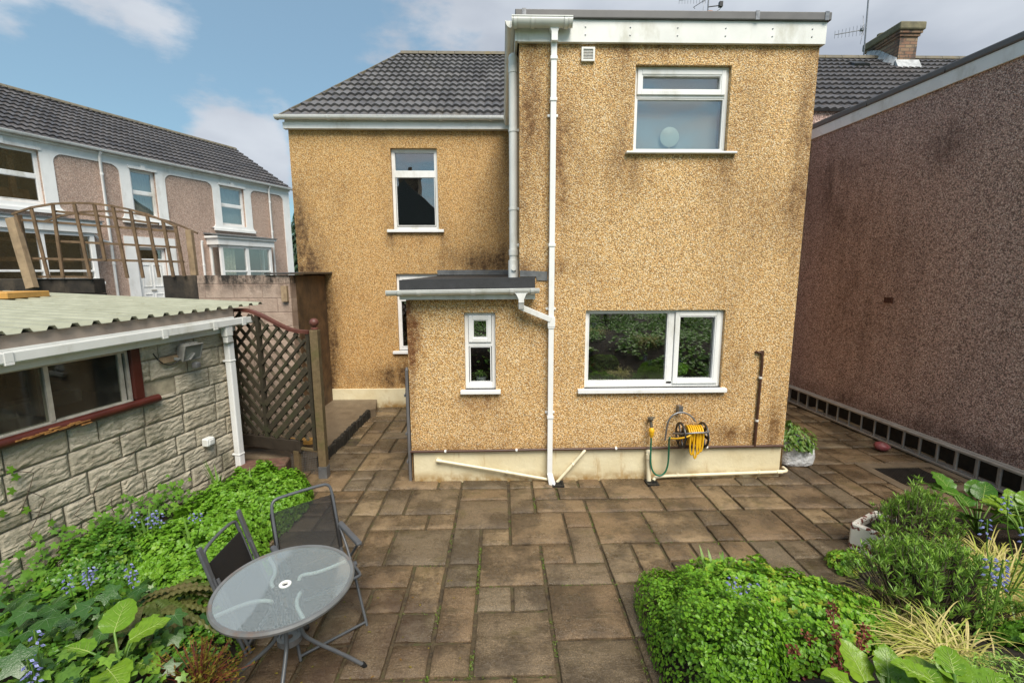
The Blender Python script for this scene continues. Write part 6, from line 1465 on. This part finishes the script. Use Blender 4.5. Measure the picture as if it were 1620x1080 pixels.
mb.build('fronds', lf_fern, t)
t = plantobj('golden_shrub', 'small yellow and orange leaved shrub at the bottom left beside the table', 'shrub', (-1.78, 2.42, .05)); mt, ml = MB(), MB()
for i in range(120):
    a = rnd.random()*6.283; r = .24*math.sqrt(rnd.random()); b = V((-1.80, 2.38, ground(-1.8, 2.38))); tpp = V((-1.80+r*1.4*math.cos(a), 2.38+r*math.sin(a), b.z+rnd.uniform(.12, .33)*(1.2-r*2))); mt.tube([b, (b+tpp)/2+V((0, 0, .04)), tpp], .002, 4, cap=False)
    for k in range(16): s = rnd.uniform(.4, 1.05); c = b+(tpp-b)*s; d = V((rnd.gauss(0, 1), rnd.gauss(0, 1), .4)); leaf(ml, c, d.orthogonal()+V((0, 0, .6)), d, rnd.uniform(.02, .034), .010, 'lance')
mt.build('stems', lf_red, t); ml.build('foliage', lf_gold, t)
t = plantobj('strappy_plant', 'pale strap leaves beside the garage downpipe foot', 'plant', (-3.2, 4.9, .1)); mb = MB()
for (cx, cy) in ((-3.25, 4.95), (-2.75, 4.7), (-3.3, 3.95), (-2.75, 3.75)):
    for i in range(9): a = rnd.random()*6.283; blade(mb, (cx, cy, .15), (math.cos(a)*.35, math.sin(a)*.35, 1), rnd.uniform(.34, .5), .026, rnd.uniform(.05, .4), 6)
mb.build('foliage', lf_strap, t)
# weeds in the joints
mb = MB()
wr = random.Random(5)
for i in range(1500):
    if wr.random() < .5: k = wr.choice((-1, 0, 0, 0, 2, 2, 1, 3, 4, 6)); x = GX+k*U+wr.gauss(0, .008); y = wr.uniform(2.4, 5.3)
    else: j = wr.choice((0, 1, 2, 3, 3, 4, 5, 7, 8, 9)); y = GY+j*U+wr.gauss(0, .008); x = wr.uniform(-.9, 2.6)
    if noise.noise(V((x*2.5, y*2.5, 2))) < .05: continue
    kk, jj = math.floor((x-GX)/U), math.floor((y-GY)/U)
    # keep only points that lie in a joint
    inside = False
    for (k, j, w_, h_) in slabs:
        if GX+k*U+.022 < x < GX+(k+w_)*U-.022 and GY+j*U+.022 < y < GY+(j+h_)*U-.022: inside = True; break
    if inside or y < edgeY(x): continue
    for q_ in range(3): a = wr.random()*6.283; leaf(mb, (x+wr.gauss(0, .006), y+wr.gauss(0, .006), -.010), V((math.cos(a)*.5, math.sin(a)*.5, 1)), V((math.cos(a), math.sin(a), .5)), wr.choice((.009, .012, .015, .028)), .008, 'oval')
tag(mb.build('joint_weeds', lf_weed), 'tiny green weeds growing in the paving joints', 'weeds', kind='stuff')
# fallen leaves and bits on the wet paving
mb = MB()
for i in range(40):
    x, y = wr.uniform(-1.6, -.3), wr.uniform(2.3, 3.6); a = wr.random()*6.28; leaf(mb, (x, y, .006), V((0, 0, 1)), V((math.cos(a), math.sin(a), 0)), wr.uniform(.012, .03), .012, 'oval')
tag(mb.build('leaf_litter', lf_gold), 'specks of leaf litter on the wet paving under the table', 'leaf litter', kind='stuff')

# ------------------------------------------------------------ what the windows reflect: the garden behind the camera
tussock('straw grass tussock on the bank mirrored left in the kitchen window', (1.3, .6), 420, .6)
tussock('straw grass tussock on the bank mirrored right in the kitchen window', (3.3, 1.1), 420, .6)
tussock('wide straw grass tussock higher on the bank mirrored in kitchen window', (2.3, -.2), 420, .7)
bluebell('bluebells on the bank mirrored in the kitchen window', 2.0, .9, 1.0, 1.5, 6, .12, 12)
mb = MB()
for i in range(10000):
    x = rnd.uniform(-2.5, 6.5); y = rnd.uniform(-4.5, 1.9 if x < 1.05 else 1.25)
    if noise.noise(V((x*1.3, y*1.3, 11))) < -.15: continue
    z = 1.06 if y < -5.9 else max(0, ground(x, y)); z += rnd.random()*(.12+.22*max(0, noise.noise(V((x*2, y*2, 6))))); s = rnd.uniform(.05, .11)
    if z > 2.5-1.03*max(y, .6): continue
    leaf(mb, (x, y, z), V((rnd.uniform(-.6, .6), rnd.uniform(-.2, .9), 1)), V((rnd.uniform(-1, 1), rnd.uniform(-1, 1), 0)), s, s*.8, 'oval')
for i in range(4200):
    y = rnd.uniform(.9, 4.3); x = rnd.uniform(1.25*y+.6, 7.2)
    if noise.noise(V((x*1.3, y*1.3, 11))) < -.2: continue
    s = rnd.uniform(.05, .11); leaf(mb, (x, y, max(0, ground(x, y))+rnd.random()*.18), V((rnd.uniform(-.6, .6), rnd.uniform(-.2, .9), 1)), V((rnd.uniform(-1, 1), rnd.uniform(-1, 1), 0)), s, s*.8, 'oval')
tag(mb.build('bank_groundcover', lf_ger2), 'leafy ground cover on the raised bank below the camera, mirrored in the kitchen window', 'ground cover', kind='stuff')
def shrub(label, c, r, h, mat, n, size=.10):
    t = plantobj('garden_shrub', label, 'shrub', (c[0], c[1], 1.0), 'garden shrubs reflected in the windows'); mb = MB()
    for i in range(n):
        d = V((rnd.gauss(0, 1), rnd.gauss(0, 1), rnd.gauss(.2, .8))).normalized(); rr = rnd.uniform(.6, 1)*(1+.3*noise.noise(d*2+V(c+(0,)))); p = V((c[0], c[1], 1.0+h*.5))+V((d.x*r, d.y*r, d.z*h*.55))*rr
        if p.z < .9: continue
        leaf(mb, p, d+V((0, 0, .4)), V((rnd.gauss(0, 1), rnd.gauss(0, 1), 0)), size*rnd.uniform(.6, 1.2), size*.5, 'oval')
    mb.build('foliage', mat, t); ms = MB(); ms.tube([(c[0], c[1], .9), (c[0], c[1], 1+h*.6)], .05, 6); ms.build('stem', lf_twig, t)
shrub('dark green shrub of the upper garden mirrored in the kitchen window', (3.2, -2.6), 1.3, 2.3, lf_shrub, 1500)
shrub('lighter shrub of the upper garden mirrored in the kitchen window', (5.4, -2.2), 1.2, 2.0, lf_small, 1500)
shrub('tall shrub of the upper garden mirrored in the porch window', (-.6, -3.6), 1.5, 3.0, lf_shrub, 1700)
shrub('rounded shrub of the upper garden mirrored at the window edge', (1.2, -3.2), 1.2, 2.2, lf_shrub, 1300)
rh = thing('chimney_house', 'dark gabled house with chimney mirrored in the upper left window', 'house', (-1.2, -22, 1))
mb = MB(); mb.box(-12, -3.2, -26, -20, 1.0, 5.1); mb.build('wall', m_peb_brown, rh)
mb = MB(); mb.prism([(-12.5, 5.0), (-2.6, 5.0), (-7.7, 10.0)], -26.3, -19.7, lambda a, b, c: V((a, b, c))); mb.build('roof', m_tile2, rh)
mb = MB(); mb.box(-8.5, -6.9, -23, -21.5, 8.6, 10.7); mb.box(-8.6, -6.8, -23.1, -21.4, 10.7, 10.9); mb.lathe([(.2, 10.9), (.16, 11.4)], (-7.6, -22.2, 0), 10); mb.build('chimney', m_brick, rh)
